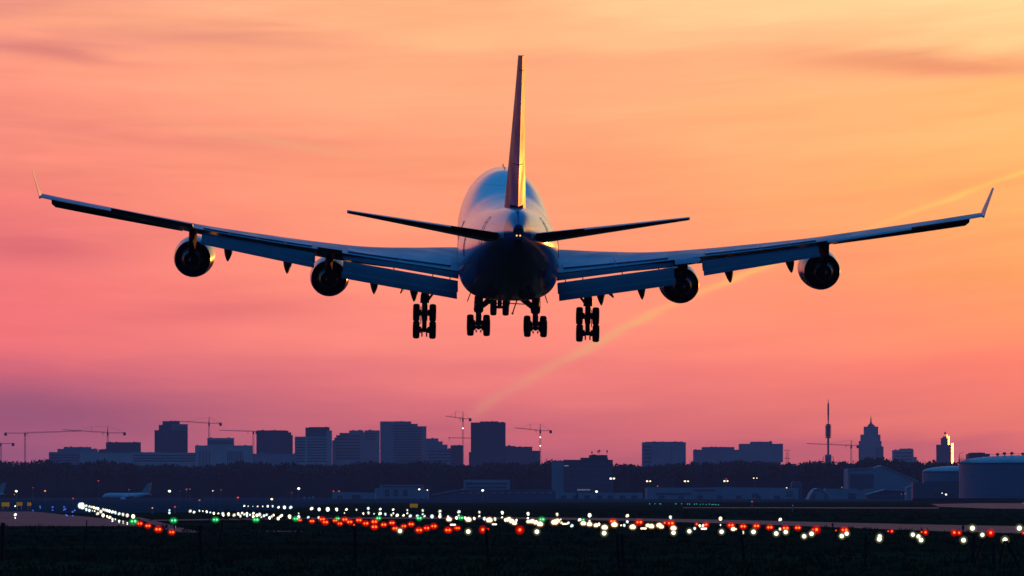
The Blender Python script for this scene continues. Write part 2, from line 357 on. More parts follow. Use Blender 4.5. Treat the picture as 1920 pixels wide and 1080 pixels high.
def foil(n=14, tu=.62, tl=.38, x0=0., x1=1.):
    """airfoil loop: (chord fraction, +/- fraction of thickness)"""
    def th(x): return 5*(.2969*sqrt(x)-.126*x-.3516*x*x+.2843*x**3-.1015*x**4)
    xs_ = [x0+(x1-x0)*(1-cos(pi*i/n))/2 for i in range(n+1)]
    up = [(x, 2*tu*th(x)) for x in xs_]; lo = [(x, -2*tl*th(x)) for x in xs_]
    return list(reversed(up)) + (lo[1:] if x0 == 0 else lo)
def section(x, le, te, t, prof, sx=1):
    (s0, z0), (s1, z1) = le, te; c = sqrt((s1-s0)**2+(z1-z0)**2)
    nx, nz = -(z1-z0)/c, (s1-s0)/c
    return [q(sx*x, lerp(s0, s1, u)+nx*w*t*c, lerp(z0, z1, u)+nz*w*t*c) for u, w in prof]
# x, sLE, zLE, sTE, zTE, thickness
WT = [(0,17.6,-2.1,36.2,-2.35,.12),(3.3,19.3,-1.85,36.25,-1.88,.115),(6.5,22.1,-1.7,37.0,-1.42,.107),(9.5,24.9,-1.52,37.75,-.98,.10),(13.2,28.3,-.99,39.2,-.4,.095),(16.5,31.3,-.4,41.0,.12,.092),(20.4,34.9,.34,42.85,.8,.09),(23.5,37.7,1.05,44.45,1.42,.087),(26.4,40.4,1.74,45.95,2.02,.085),(29.5,43.3,2.5,47.6,2.62,.082),(31.95,45.6,3.12,49.0,3.1,.08)]
PF = foil(16)
def wsec(x, sx, prof=PF):
    r = [interp(WT, x, k) for k in range(1, 6)]; return section(x, (r[0], r[1]), (r[2], r[3]), r[4], prof, sx)
for sx in (-1, 1):
    side_name = 'left' if sx < 0 else 'right'
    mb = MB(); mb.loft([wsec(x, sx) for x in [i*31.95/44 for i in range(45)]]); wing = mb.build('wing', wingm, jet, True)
    for xi, xo in ((3.9,7.45),(7.52,11.1),(13.6,15.4),(15.46,17.3),(17.36,19.2),(19.26,21.0)):
        mb = MB(); rg = []
        for i in range(5):
            x = lerp(xi, xo, i/4); r = [interp(WT, x, k) for k in range(1, 6)]; th = foil(24, .62, .38)[:25]
            def up_(u): 
                for (a, b), (c, d) in zip(th, th[1:]):
                    if c <= u <= a: return b+(d-b)*(a-u)/(a-c)
                return 0
            c_ = r[2]-r[0]
            rg.append([q(sx*x, lerp(r[0], r[2], u), lerp(r[1], r[3], u)+up_(u)*r[4]*c_+o_) for u, o_ in ((.66,.02),(.80,.05),(.925,.10),(.925,.04),(.80,-.02),(.66,-.03))])
        mb.loft(rg); mb.build('spoiler', spoilm, wing, True)
    # winglet
    mb = MB(); rg = []
    for k in range(7):
        u = k/6; x = 31.95+.06*sin(u*1.5)+.42*u; z = 3.1+1.95*u+.0; s0 = lerp(46.3, 49.3, u); s1 = lerp(49.0, 50.5, u); c = s1-s0
        rg.append([q(sx*(x - w*.09*c*.96), s0+f_*c, z + w*.09*c*.25 + (.02 if k else -.1)) for f_, w in foil(10, .5, .5)])
    mb.loft(rg); mb.build('winglet', stabm, jet, True)
    # flaps and ailerons: (name, inner x, LE, TE, outer x, LE, TE, thickness, material)
    d_out = .16 if sx > 0 else -.20
    parts = [('outboard_flap',13.35,(39.4,-.68),(41.0,-1.30),21.1,(42.9,.66),(44.5,.22),.12),
             ('aft_flap',13.40,(41.05,-1.27),(41.7,-1.60),21.15,(44.55,.235),(45.15,.02),.14),
             ('fore_flap',3.4,(36.3,-1.98),(37.4,-2.33),11.45,(37.7,-.72),(38.85,-1.05),.13),
             ('inboard_flap',3.45,(37.5,-2.50),(39.4,-3.16),11.42,(39.0,-1.20),(40.6,-1.86),.13),
             ('aft_flap',3.52,(39.45,-3.13),(40.3,-3.60),11.5,(40.65,-1.84),(41.35,-2.27),.14),
             ('inboard_aileron',11.5,(38.35,-.70),(39.8,-.66-.28 if sx > 0 else -.42),13.2,(39.0,-.48),(40.3,-.70 if sx > 0 else -.2),.13),
             ('outboard_aileron',21.7,(43.3,1.0),(44.7,1.13-d_out),27.2,(46.2,2.12),(47.3,2.22-d_out),.13)]
    for nm, xi, l0, t0, xo, l1, t1, th in parts:
        mb = MB(); pf = foil(10, .6, .4)
        mb.loft([section(lerp(xi, xo, u), (lerp(l0[0], l1[0], u), lerp(l0[1], l1[1], u)), (lerp(t0[0], t1[0], u), lerp(t0[1], t1[1], u)), th, pf, sx) for u in [i/10 for i in range(11)]])
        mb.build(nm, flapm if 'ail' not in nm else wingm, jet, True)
    # leading-edge (Krueger) flaps hanging under the nose of the wing
    for nm, xi, xo in (('leading_edge_flap', 4.2, 10.6), ('leading_edge_flap', 13.6, 19.4), ('leading_edge_flap', 22.6, 31.1)):
        mb = MB(); rg = []
        for i in range(9):
            x = lerp(xi, xo, i/8); s0, z0 = interp(WT, x, 1), interp(WT, x, 2); dr = lerp(.45, .30, (x-4)/19) if x < 22 else lerp(.30, .62, (x-22.6)/8.5)
            rg.append([q(sx*x, s0-.35+a, z0+b) for a, b in ((.35,-.02),(.15,.0),(-.25,-dr*.35),(-.45,-dr+.08),(-.38,-dr),(-.28,-dr+.04),(-.1,-dr*.6),(.3,-.12))])
        e_ = rg[-1]; c0 = Vector(e_[0]); rg.append([tuple(c0+(Vector(p)-c0)*.6+Vector((sx*.25, 0, 0))) for p in e_])
        mb.loft(rg); mb.build(nm, dark, jet)
    # flap track fairings
    for x, s0, z0, s1, z1, r in ((19.3,38.6,-.25,43.9,-1.18,.31),(15.25,36.0,-1.05,41.5,-2.04,.32),(9.25,34.4,-2.1,40.6,-3.38,.33),(6.47,33.6,-2.5,39.7,-3.88,.34)):
        mb = MB(); rg = []
        for k in range(15):
            u = k/14; w = r*max(.02, (sin(pi*min(1, u*1.0))**.62)) * (1 if u < .5 else lerp(1, .8, (u-.5)*2)); h = w*1.35
            s_ = lerp(s0, s1, u); z_ = lerp(z0, z1, u)+.28*sin(pi*u)
            rg.append([q(sx*(x+w*cos(2*pi*i/16)), s_, z_+h*sin(2*pi*i/16)) for i in range(16)])
        mb.loft(rg); mb.build('flap_track_fairing', fairm, jet, True)
    for x in (5.2, 7.9, 10.4, 4.0):
        mb = MB()
        zf = lerp(-2.3, -1.05, (x-3.4)/8.05); sf = lerp(37.3, 38.8, (x-3.4)/8.05)
        mb.tube(q(sx*x, sf-.1, zf+.05), q(sx*x, sf+.35, zf-.25), .035, n=6)
        mb.build('flap_link', dark, jet)
    # engines on pylons
    for x, sl, z in ((21.88, 36.3, -1.34), (12.44, 28.7, -2.83)):
        # origin at fan-cowl lip
        eng = empty('engine'); eng.parent = jet; eng.location = q(sx*x, sl, z); eng.rotation_euler = (radians(1.5), 0, radians(sx*1.2))
        ax = (0, -1, 0)
        mb = MB(); mb.lathe([(-4.0,1.02),(-4.9,1.12),(-5.05,1.2),(-4.95,1.29),(-4.5,1.36),(-3.4,1.415),(-2.2,1.41),(-1.0,1.36),(0,1.25),(0,1.21),(-.6,1.20),(-1.6,1.18)], (0,0,0), ax, 64)
        mb.build('fan_cowl', cowlm, eng, True)
        mb = MB(); mb.lathe([(-1.6,1.185),(-1.6,.5)], (0,0,0), ax, 48); mb.build('fan_duct', inner, eng); mb = MB(); mb.lathe([(-4.2,1.1),(-4.2,.02)], (0,0,0), ax, 48); mb.build('fan_disc', inner, eng)
        mb = MB(); mb.lathe([(-1.62,.92),(-.6,.90),(.2,.80),(.9,.66),(1.35,.56),(1.35,.52),(.9,.56),(.3,.6)], (0,0,0), ax, 48); mb.build('core_cowl', steel, eng, True)
        mb = MB(); mb.lathe([(.3,.6),(.3,.36),(1.1,.34),(1.7,.20),(2.05,.03)], (0,0,0), ax, 32); mb.build('exhaust_cone', inner, eng, True)
        # pylon
        wz = interp(WT, x, 2); ws = interp(WT, x, 1); ts = interp(WT, x, 3); tz = interp(WT, x, 4); mb = MB(); rg = []
        for (s_, ztop, zbot, hw) in ((sl-4.2, z+1.38, z+1.2, .10), (sl-2.5, z+1.62, z+1.1, .24), (ws+.2, wz+.0, z+.85, .29), (sl+.3, wz+.05, z+.72, .30), (sl+1.4, wz+.05, z+.50, .27), (lerp(ws, ts, .45), wz-.05, z+.9, .20), (lerp(ws, ts, .75), lerp(wz, tz, .75)-.1, lerp(wz, tz, .75)-.75, .10)):
            y_ = s_; rg.append([q(sx*x-hw, y_, zbot), q(sx*x+hw, y_, zbot), q(sx*x+hw*.9, y_, ztop), q(sx*x-hw*.9, y_, ztop)])
        mb.loft(rg); mb.build('pylon', pylm, jet)
    # tailplane and elevator
    HT = [(1.0,57.6,1.22,65.6,1.62,.095),(11.13,66.1,3.12,68.7,3.20,.085)]
    def hs(x, prof):
        u = (x-1.0)/10.13; a, b = HT; r = [lerp(a[k], b[k], u) for k in range(1, 6)]; return section(x, (r[0], r[1]), (r[2], r[3]), r[4], prof, sx)
    mb = MB(); mb.loft([hs(lerp(1.0, 11.13, i/16), foil(14, .5, .5, 0, .72)) for i in range(17)]); mb.build('tailplane', stabm, jet, True)
    for a, b in ((1.25, 4.35), (4.38, 11.0)):
        mb = MB(); mb.loft([hs(lerp(a, b, i/8), foil(8, .5, .5, .725, 1.)) for i in range(9)])
        piv = {}
        for i, v in enumerate(mb.v):                       # swing the trailing edge about the hinge
            r_ = i//(len(mb.v)//9); piv.setdefault(r_, []).append(i)
        for r_, ids in piv.items():
            hy_ = max(mb.v[i][1] for i in ids)
            for i in ids: x_, y_, z_ = mb.v[i]; mb.v[i] = (x_, y_, z_+(hy_-y_)*(.06 if a > 3 else .12))
        mb.build('elevator', fairm, jet, True)  # dark paint carries the shade of the tailplane's underside
# fin, rudder halves
def fsn(z, prof):
    u = (z-3.3)/(13.5-3.3); s0 = lerp(52.2, 65.0, u); s1 = lerp(65.4, 69.9, u); t_ = lerp(.108, .085, u); c = s1-s0
    return [(w*t_*c, 35-(s0+f_*c), z) for f_, w in prof]
mb = MB(); mb.loft([fsn(lerp(2.9, 13.5, i/16), foil(14, .5, .5, 0, .70)) for i in range(17)]); fin = mb.build('fin', finm, jet, True)
mb = MB(); rg = []
for z, s0, k in ((3.3, 46.5, .1), (3.7, 50.2, .16), (4.3, 52.8, .2), (4.9, 54.4, .02)):
    rg.append([(w*k, 35-(s0+f_*9), z) for f_, w in foil(8, .5, .5)])
mb.loft(rg); mb.build('dorsal_fillet', finm, jet, True)
for a, b in ((3.66, 6.38), (6.43, 12.55), (12.6, 13.5)):
    mb = MB(); mb.loft([fsn(lerp(a, b, i/6), foil(6, .5, .5, .705, 1.)) for i in range(7)]); mb.build('rudder' if b < 13 else 'fin_tip', rudm, jet, True)
# tail lamps
lampw = emis('warm_lamp', (1, .55, .25), 1.3)
for dx in (-.11, .11):
    mb = MB(); mb.ball(q(dx, 68.9, 1.88), .06, 10); mb.build('tail_light', lampw, jet)
# landing gear
def wheel(parent, x, s, z, r=.62, w=.48):
    mb = MB(); mb.lathe([(-w/2+.02,.16),(-w/2+.02,r*.55),(-w/2,r*.62),(-w/2+.01,r*.86),(-w/2+.07,r*.96),(-w/2+.14,r),(w/2-.14,r),(w/2-.07,r*.96),(w/2-.01,r*.86),(w/2,r*.62),(w/2-.02,r*.55),(w/2-.02,.16)], q(x, s, z), (1,0,0), 32)
    wh = mb.build('wheel', rubber, parent, True)
    return wh
def gear(name, x, s, z, tilt, top, hx, sx, braces):
    g = empty(name); g.parent = jet
    ca_, sa_ = cos(tilt), sin(tilt)
    for k in (-1, 1):
        for d in (-1, 1): wheel(g, x+d*hx, s+k*.75*ca_, z-k*.75*sa_)
    mb = MB()
    mb.tube(q(x, s-.85*ca_, z+.85*sa_), q(x, s+.85*ca_, z-.85*sa_), .17, n=10)
    for k in (-1, 1):
        mb.tube(q(x-hx, s+k*.75*ca_, z-k*.75*sa_), q(x+hx, s+k*.75*ca_, z-k*.75*sa_), .12, n=10)
        for dd in (-.28, .28): mb.tube(q(x+dd-.07, s+k*.75*ca_, z-k*.75*sa_), q(x+dd+.07, s+k*.75*ca_, z-k*.75*sa_), .22, n=12)
        mb.tube(q(x-.16, s+k*.6*ca_, z-k*.6*sa_-.25), q(x-.16, s+k*.95*ca_, z-k*.95*sa_-.3), .05, n=6)
        mb.tube(q(x+.16, s+k*.6*ca_, z-k*.6*sa_-.25), q(x+.16, s+k*.95*ca_, z-k*.95*sa_-.3), .05, n=6)
    mb.build('truck_beam', dark, g, True)
    mb = MB(); mb.tube(q(x, s, z+.05), q(x, s-.15, lerp(z, top, .55)), .2, n=14)
    mb.tube(q(x, s-.12, lerp(z, top, .45)), q(x, s-.3, top), .27, n=14)
    mb.tube(q(x, s-.12, lerp(z, top, .42)), q(x, s-.16, lerp(z, top, .62)), .33, .3, n=14)
    mb.tube(q(x, s+.2, lerp(z, top, .1)), q(x, s+.42, lerp(z, top, .3)), .07, n=6); mb.tube(q(x, s+.42, lerp(z, top, .3)), q(x, s+.1, lerp(z, top, .52)), .07, n=6)
    mb.build('strut', dark, g, True)
    for (a, b, r) in braces:
        mb = MB(); mb.tube(q(sx*a[0], a[1], a[2]), q(sx*b[0], b[1], b[2]), r, n=8); mb.build('brace', dark, g)
    return g
for sx in (-1, 1):
    g = gear('wing_gear', sx*5.69, 35.1, -5.43, radians(50), -2.4, .57, sx, [((5.6,34.9,-4.1),(4.4,34.2,-2.6),.09), ((5.65,34.9,-4.3),(5.0,35.2,-3.3),.06), ((5.69,34.9,-3.9),(5.69,32.6,-2.4),.08), ((5.95,35.2,-4.4),(5.95,35.3,-5.6),.03)])
    mb = MB(); mb.add([q(sx*p[0], p[1], p[2]) for p in ((6.95,33.2,-2.2),(7.0,36.6,-2.4),(7.45,36.2,-3.45),(7.2,33.6,-3.3),(6.9,33.2,-2.2),(6.93,36.6,-2.4),(7.38,36.2,-3.5),(7.13,33.6,-3.35))], [(0,1,2,3),(4,7,6,5),(0,4,5,1),(1,5,6,2),(2,6,7,3),(3,7,4,0)])
    mb.build('gear_door', fairm, g)
    g = gear('body_gear', sx*1.97, 38.0, -5.49, radians(7), -3.3, .56, sx, [((1.95,37.8,-4.35),(.75,37.2,-3.45),.17), ((1.9,37.8,-4.15),(1.0,37.0,-3.3),.06), ((2.25,37.9,-3.5),(2.28,37.9,-4.2),.03), ((1.97,37.8,-4.0),(.05,37.4,-3.95),.035), ((2.55,38.2,-3.2),(2.78,38.2,-3.85),.035)])
    mb = MB(); mb.tube(q(sx*1.72,37.9,-3.5), q(sx*1.70,37.9,-4.4), .04, n=6); mb.ball(q(sx*1.97,37.85,-4.35), .36, 14); mb.build('strut_collar', dark, g, True)
ng = empty('nose_gear'); ng.parent = jet
for d in (-1, 1): wheel(ng, .05+d*.45, 7.8, -5.6)
mb = MB(); mb.tube(q(.05,7.8,-5.6), q(.05,7.5,-3.0), .16, n=12); mb.tube(q(-.35,7.8,-5.6), q(.45,7.8,-5.6), .1, n=8); mb.tube(q(.05,7.9,-4.6), q(.05,9.2,-3.1), .1, n=8)
mb.box(-.32,.42,35-7.9,35-7.7,-4.75,-4.62); mb.box(-.2,.3,35-7.95,35-7.75,-4.6,-4.0); mb.build('strut', dark, ng)
for sx in (-1, 1):
    mb = MB(); x0 = .05+sx*.62; mb.add([q(.05+sx*(.95+o), s, z) if z > -4 else q(.05+sx*(1.05+o), s, z) for o in (0, .05) for s, z in ((5.9,-2.9),(9.4,-3.0),(9.3,-4.35),(6.0,-4.2))], [(0,1,2,3),(4,7,6,5),(0,4,5,1),(1,5,6,2),(2,6,7,3),(3,7,4,0)])
    mb.build('gear_door', white, ng)
# tail-skid-like rods of the open centre door behind the nose gear
for xa, xb in ((.30,.03),(.80,.42)):
    mb = MB(); mb.tube(q(xa,35.6,-3.5), q(xb,35.6,-4.75), .05, n=6); mb.tube(q(xb-.06,35.6,-4.70), q(xb+.06,35.6,-4.78), .07, n=6); mb.build('door_rod', dark, jet)

# ------------------------------------------------------------------ skyline
def M3(D): return D/FPX            # metres per photo pixel at distance D
def building(name, label, D, blocks, m, depth=40, bands=None, turn=0., plant=6, base=-.3, group='city buildings beyond the wood', cat='building', bm=None, extra=None, seed=0):
    """blocks: (px0, px1, ytop, setback); first is the main body. bands: (px0, px1, ytop, ybot, pitch)"""
    rnd = random.Random(seed+int(D)+int(blocks[0][0]))
    k = M3(D); x0 = (blocks[0][0]+blocks[0][1])/2
    b = empty(name, ((x0-960)*k, D, 0)); b.rotation_euler = (0, 0, turn+max(0, -atan2(blocks[0][0]-962, FPX)+.004)); tag(b, label, cat, group)
    first = None
    for i, bl in enumerate(blocks):
        a, c, yt = bl[:3]; sb = bl[3] if len(bl) > 3 else i*.7
        mb = MB(); mb.box((a-x0)*k, (c-x0)*k, sb, depth-sb*.9, base, CAMZ+(HY-yt)*k)
        mm = bl[4] if len(bl) > 4 else m
        o = mb.build('wall' if i == 0 else 'tower_block', mm, b)
        if i == 0: first = o
        zt = CAMZ+(HY-yt)*k                                          # parapet
        mb = MB(); w = .35*k
        mb.box((a-x0)*k-w, (c-x0)*k+w, sb-w, sb+w*.6, zt-.5*k, zt+.35*k); mb.build('parapet', mm, o)
        if plant and (c-a) > 12:
            for _ in range(rnd.randint(1, plant)):
                u = rnd.uniform(a+2, c-4); wd = rnd.uniform(1, 5); h = rnd.uniform(.5, 2.0)
                mb = MB(); mb.box((u-x0)*k, (min(u+wd, c-1)-x0)*k, sb+5+rnd.random()*6, sb+14, zt-.2, zt+h*k); mb.build('roof_plant', mm, o)
    for (a, c, yt, yb, p) in (bands or []):
        y = yt; j = 0
        while y < yb:
            z1 = CAMZ+(HY-y)*k; z0 = CAMZ+(HY-y-p*.45)*k
            mb = MB(); mb.box((a-x0)*k, (c-x0)*k, -.25, .9+(0), z0, z1); mb.build('window_band', bm or bandm, first); y += p
    return b, x0, k
DG, DR = 8600, 12500
gl = 'blue-grey '
building('apartment_block', 'low stepped apartment block at far left, just right of the leftmost tall crane mast', 8200, [(92,185,848),(108,183,842),(120,171,838.5)], f_blue, bands=[(94,150,852,864,5)])
building('office_block', 'squat dark office block under the crane with an apexed mast at far left', 8350, [(199,264,829.5),(185,205,843),(172,200,847)], f_dark)
building('office_block', 'long low pale block in front of the twin-shaded tower at left', 8000, [(150,368,849),(246,300,848.2)], f_pale, plant=8, bands=[(250,366,853,868,5)])
bld, x0, k = building('office_tower', 'tall two-tone stepped tower, tallest building at far left', DG, [(290,352,807),(298,352,797),(305,337,790),(336,352,795.5,.2,f_pale),(322,352,796,.1,f_blue)], f_dark, bands=[(325,350,800,846,3.4)])
building('courthouse', 'broad pale columned block with a raised centre, between the tall tower and dark rounded tower', 8300, [(366,474,835.5),(389,439,821.5)], f_pale, bands=[(389,436,826,833,4)])
CH = bpy.data.objects[-1]
bld, x0, k = building('office_tower', 'dark boxy tower with a chamfered right shoulder, left of the striped tower', 8500, [(481,541,808),(541,546,811),(546,549,816),(482,536,807.2)], f_dark)
building('office_block', 'low dark podium between the columned block and the striped tower', 8100, [(474,556,851),(486,500,849.5)], f_blue)
building('office_tower', 'horizontally striped pale building with a dark upper block behind', 8200, [(553,612,819),(573,618,802,3,f_dark),(580,617,801,4,f_dark),(612,622.5,807.5,1)], f_pale, bands=[(553.5,572,822,868,5.2),(576,612,822,868,5.2)])
building('terraced_building', 'stepped tower whose left side rises like stairs, right of the striped building', 8700, [(637,712,812),(631,700,817),(627,640,821),(623,640,826),(655,682,807.5),(684,712,807.2)], f_blue, bands=[(684,705,812,824,5),(630,675,816,862,6)])
building('office_tower', 'widest tall tower near the middle left with banded windows and a stepped right roof', DG, [(713,799.5,799.5),(713,783,795),(713,771,790.5)], f_blue, bands=[(738,790,803,870,5),(736,768,797,801,4)])
building('terraced_building', 'building stepping down to the right beside the widest tower', 8550, [(799,850,842),(799,839,834),(799,830,828),(799,822,822.5)], f_blue, plant=3, bands=[(804,845,845,868,6)])
building('office_block', 'small block left of the tall plain square tower, at the crane foot', 8450, [(845,868.5,835.5),(850,866,835)], f_dark, plant=1)
bld, x0, k = building('office_tower', 'tall plain square tower between the two apexed cranes', 8300, [(883,948,792.5),(926,948,792.8,.01,f_brick),(900,935,790.6),(879.5,884,848)], f_dark)
building('apartment_block', 'lower blotchy block to the right of the plain square tower', 8400, [(947,1013,845.5),(947,998,838),(970,998,838.5,-.3),(948,966,836.6)], f_brick, bands=[(976,1002,846,868,9)])
bld, x0, k = building('office_building', 'near dark office building with roof aerials rising in steps, centre right of the skyline', 5000, [(1057,1149,862.5),(1035,1058,864,1,f_blue),(1089,1140,858.5),(1105,1139,853.5)], f_dark, depth=30, plant=4, bands=[(1062,1146,868+9*i,868+9*i+1,9) for i in range(6)], group='airport buildings')
aer = [o for o in bpy.data.objects if o.name.startswith('office_building')][0]
for px, h in ((1121.5, 7), (1124.5, 8), (1138.5, 7), (1110, 5)):
    mb = MB(); xx = (px-x0)*k; zt = CAMZ+(HY-853.5)*k; mb.tube((xx, 5, zt), (xx, 5, zt+(h+3)*k), .2*k*1.2); mb.box(xx-.5, xx+.5, 4.7, 5.3, zt+(h-2)*k, zt+(h+2)*k); mb.build('aerial', cranem, aer)
signm = emis('dim_sign', (.5,.6,.9), .35)
mb = MB()
for i in range(11):                                                   # unreadable lit lettering on the facade
    u = 1083+i*2.2; h = [2.6,1.8,2.2,1.8,2.8,1.6,2.6,1.8,2.4,1.6,2.2][i]
    mb.box((u-x0)*k, (u+1.3-x0)*k, -.6, -.32, CAMZ+(HY-919.5)*k, CAMZ+(HY-919.5+h)*k)
mb.build('lit_sign', signm, aer)
mb = MB(); mb.box((1058-x0)*k, (1066-x0)*k, -.6, -.3, CAMZ+(HY-874)*k, CAMZ+(HY-872.6)*k); mb.build('lit_sign', signm, aer)
building('office_block', 'wide rectangular block standing alone, first of the three flat blocks right of centre', 9000, [(1204.5,1286,829.5),(1210,1280,828.6)], f_blue, bands=[(1258,1260,835,872,3.5),(1207,1222,836,866,7)], plant=4)
building('office_block', 'low wide block with a raised roof, middle of the three flat blocks right of centre', 9100, [(1301,1391,843.5),(1317,1377,838.5)], f_blue, plant=5)
building('office_block', 'raised slab block on a narrower base, rightmost of the three flat blocks right of centre', 9200, [(1396,1464,866),(1387,1468,832.5,-3),(1408,1448,828.5,1)], f_blue, plant=2)
# underside of that slab: shorten the overhanging part to leave a gap
ov = [o for o in bpy.data.objects if o.name.startswith('tower_block')][-2]
for v in ov.data.vertices:
    if v.co.z < 0: v.co.z = CAMZ+(HY-866.5)*9200/FPX
building('low_building', 'low base below the raised slab block, right of centre', 9100, [(1397,1472,872.5)], f_dark, plant=2)
# columns on the courthouse
k = M3(8300); chb = [o for o in bpy.data.objects if o.name.startswith('courthouse')][0]
for i, px in enumerate([374,380,386,392,426,430,434,438,442,446,450,454]):
    mb = MB(); mb.box((px-420)*k, (px+1.6-420)*k, -.5, .3, 0, CAMZ+(HY-846)*k); mb.build('column', bandm, chb)

# television tower
k = M3(9500); tv = empty('television_tower', ((1553-960)*k, 9500, 0)); tag(tv, 'slim telecom tower with a bulging antenna pod, tallest on the right skyline', 'tower')
Z = lambda py: CAMZ+(HY-py)*M3(9500)
mb = MB(); mb.lathe([(0, 5.8*k), (Z(858), 5.8*k), (Z(854), 6.4*k), (Z(852), 4*k), (Z(851.8), .01)], (0,0,0), (0,0,1), 20); mb.build('base_drum', f_blue, tv)
mb = MB(); mb.lathe([(Z(853), 2.0*k), (Z(822), 2.0*k)], (0,0,0), (0,0,1), 14); mb.build('shaft', f_dark, tv)
mb = MB(); mb.lathe([(Z(822), 2.2*k), (Z(819), 4.2*k), (Z(800), 4.6*k), (Z(796), 3*k), (Z(794), 1*k)], (0,0,0), (0,0,1), 18); mb.build('antenna_pod', f_dark, tv)
mb = MB(); mb.lathe([(Z(795), .7*k), (Z(790), 1.2*k), (Z(775), 1.7*k), (Z(758), 1.5*k), (Z(755), .6*k), (Z(749), .3*k)], (0,0,0), (0,0,1), 12); mb.build('mast', cranem, tv)
for py in (797,801,805,809,813,817,821): 
    mb = MB(); r = 5.6*k if py not in (797,821) else 4.8*k; mb.lathe([(Z(py), .1), (Z(py), r), (Z(py-.8), r), (Z(py-.8), .1)], (0,0,0), (0,0,1), 18)
    for a in range(8): mb.tube((cos(a*.785+.2)*r, sin(a*.785+.2)*r, Z(py+.6)), (cos(a*.785+.2)*r, sin(a*.785+.2)*r, Z(py-2)), .5*k*.7, n=5)
    mb.build('platform', cranem, tv)
for py, r in ((858, 9), (862, 10), (866, 8.5)):
    mb = MB(); mb.lathe([(Z(py), .1), (Z(py), r*k), (Z(py-.5), r*k), (Z(py-.5), .1)], (0,0,0), (0,0,1), 12)
    for a in (0, 3.14, 1.2, 4.4): mb.tube((cos(a)*r*k, sin(a)*r*k, Z(py+1.5)), (cos(a)*r*k, sin(a)*r*k, Z(py-2.5)), .5*k, n=5)
    mb.build('platform', cranem, tv)
# three distant towers on the right
def tier(o, name, x0, x1, yt, cx, k, m, dep, dy=0):
    mb = MB(); mb.box((x0-cx)*k, (x1-cx)*k, dy-dep/2, dy+dep/2, -.3, CAMZ+(HY-yt)*k); return mb.build(name, m, o)
k = M3(DR); sp = empty('spire_tower', ((1633-960)*k, DR, 0)); tag(sp, 'stepped skyscraper crowned by a needle spire, right of the telecom tower', 'skyscraper', 'distant high-rises on the right')
for i, (a, b, yt, d) in enumerate(((1611,1655,837,42),(1611,1652,827,36),(1614,1650,815,32),(1620,1646,800,26),(1627,1640,797,14))): tier(sp, 'wall' if i == 0 else 'tower_block', a, b, yt, 1633, k, f_blue, d-i*.3)
mb = MB(); mb.lathe([(CAMZ+(HY-798)*k, 6*k), (CAMZ+(HY-793)*k, 1.6*k), (CAMZ+(HY-787)*k, 1.1*k), (CAMZ+(HY-779)*k, .25*k)], (0,0,0), (0,0,1), 8); mb.build('spire', f_dark, sp)
for i in range(14):
    mb = MB(); z = CAMZ+(HY-840-i*2.4)*k; mb.box((1640-1633)*k, (1656-1633)*k, -21.6, -20.9, z, z+1.1*k); mb.build('window_band', bandm, sp)
gs = empty('stepped_tower', ((1772-960)*k, DR, 0)); gs.rotation_euler = (0, 0, radians(-10.8)); tag(gs, 'stepped skyscraper with its right edge catching golden sunlight, left of the big tank', 'skyscraper', 'distant high-rises on the right')
glass = mat('bronze_reflective_facade', (.02,.008,.0015), .3, 1., .5, .05, .2)
for i, (a, b, yt, d) in enumerate(((1757,1786,830,34),(1765,1779,817,20),(1768,1776,814,10))): 
    o = tier(gs, 'wall' if i == 0 else 'tower_block', a, b, yt, 1772, k*.96, f_dark, d-i*.3)
    mb = MB(); w = (b-1772)*k*.96; zt = CAMZ+(HY-yt)*k; mb.box(w+.02, w+.35, -d/2*.9, d/2*.9, 22, zt-1.0); mb.build('glass_front', glass, o)
mb = MB(); mb.tube((0,0,CAMZ+(HY-814)*k), (0,0,CAMZ+(HY-810)*k), 2*k, 1.4*k, 8); mb.build('roof_cap', f_dark, gs)
building('office_block', 'short pale block standing between the spire tower and the sunlit tower', 11500, [(1675,1713,844),(1713,1719,857),(1688,1712,841.5)], f_pale, plant=2, bands=[(1677,1710,848,872,6)], group='distant high-rises on the right')
building('office_block', 'dark slab poking out behind the domed roof of the big tank', 6500, [(1816,1856,851),(1820,1847,849)], f_dark, plant=5)

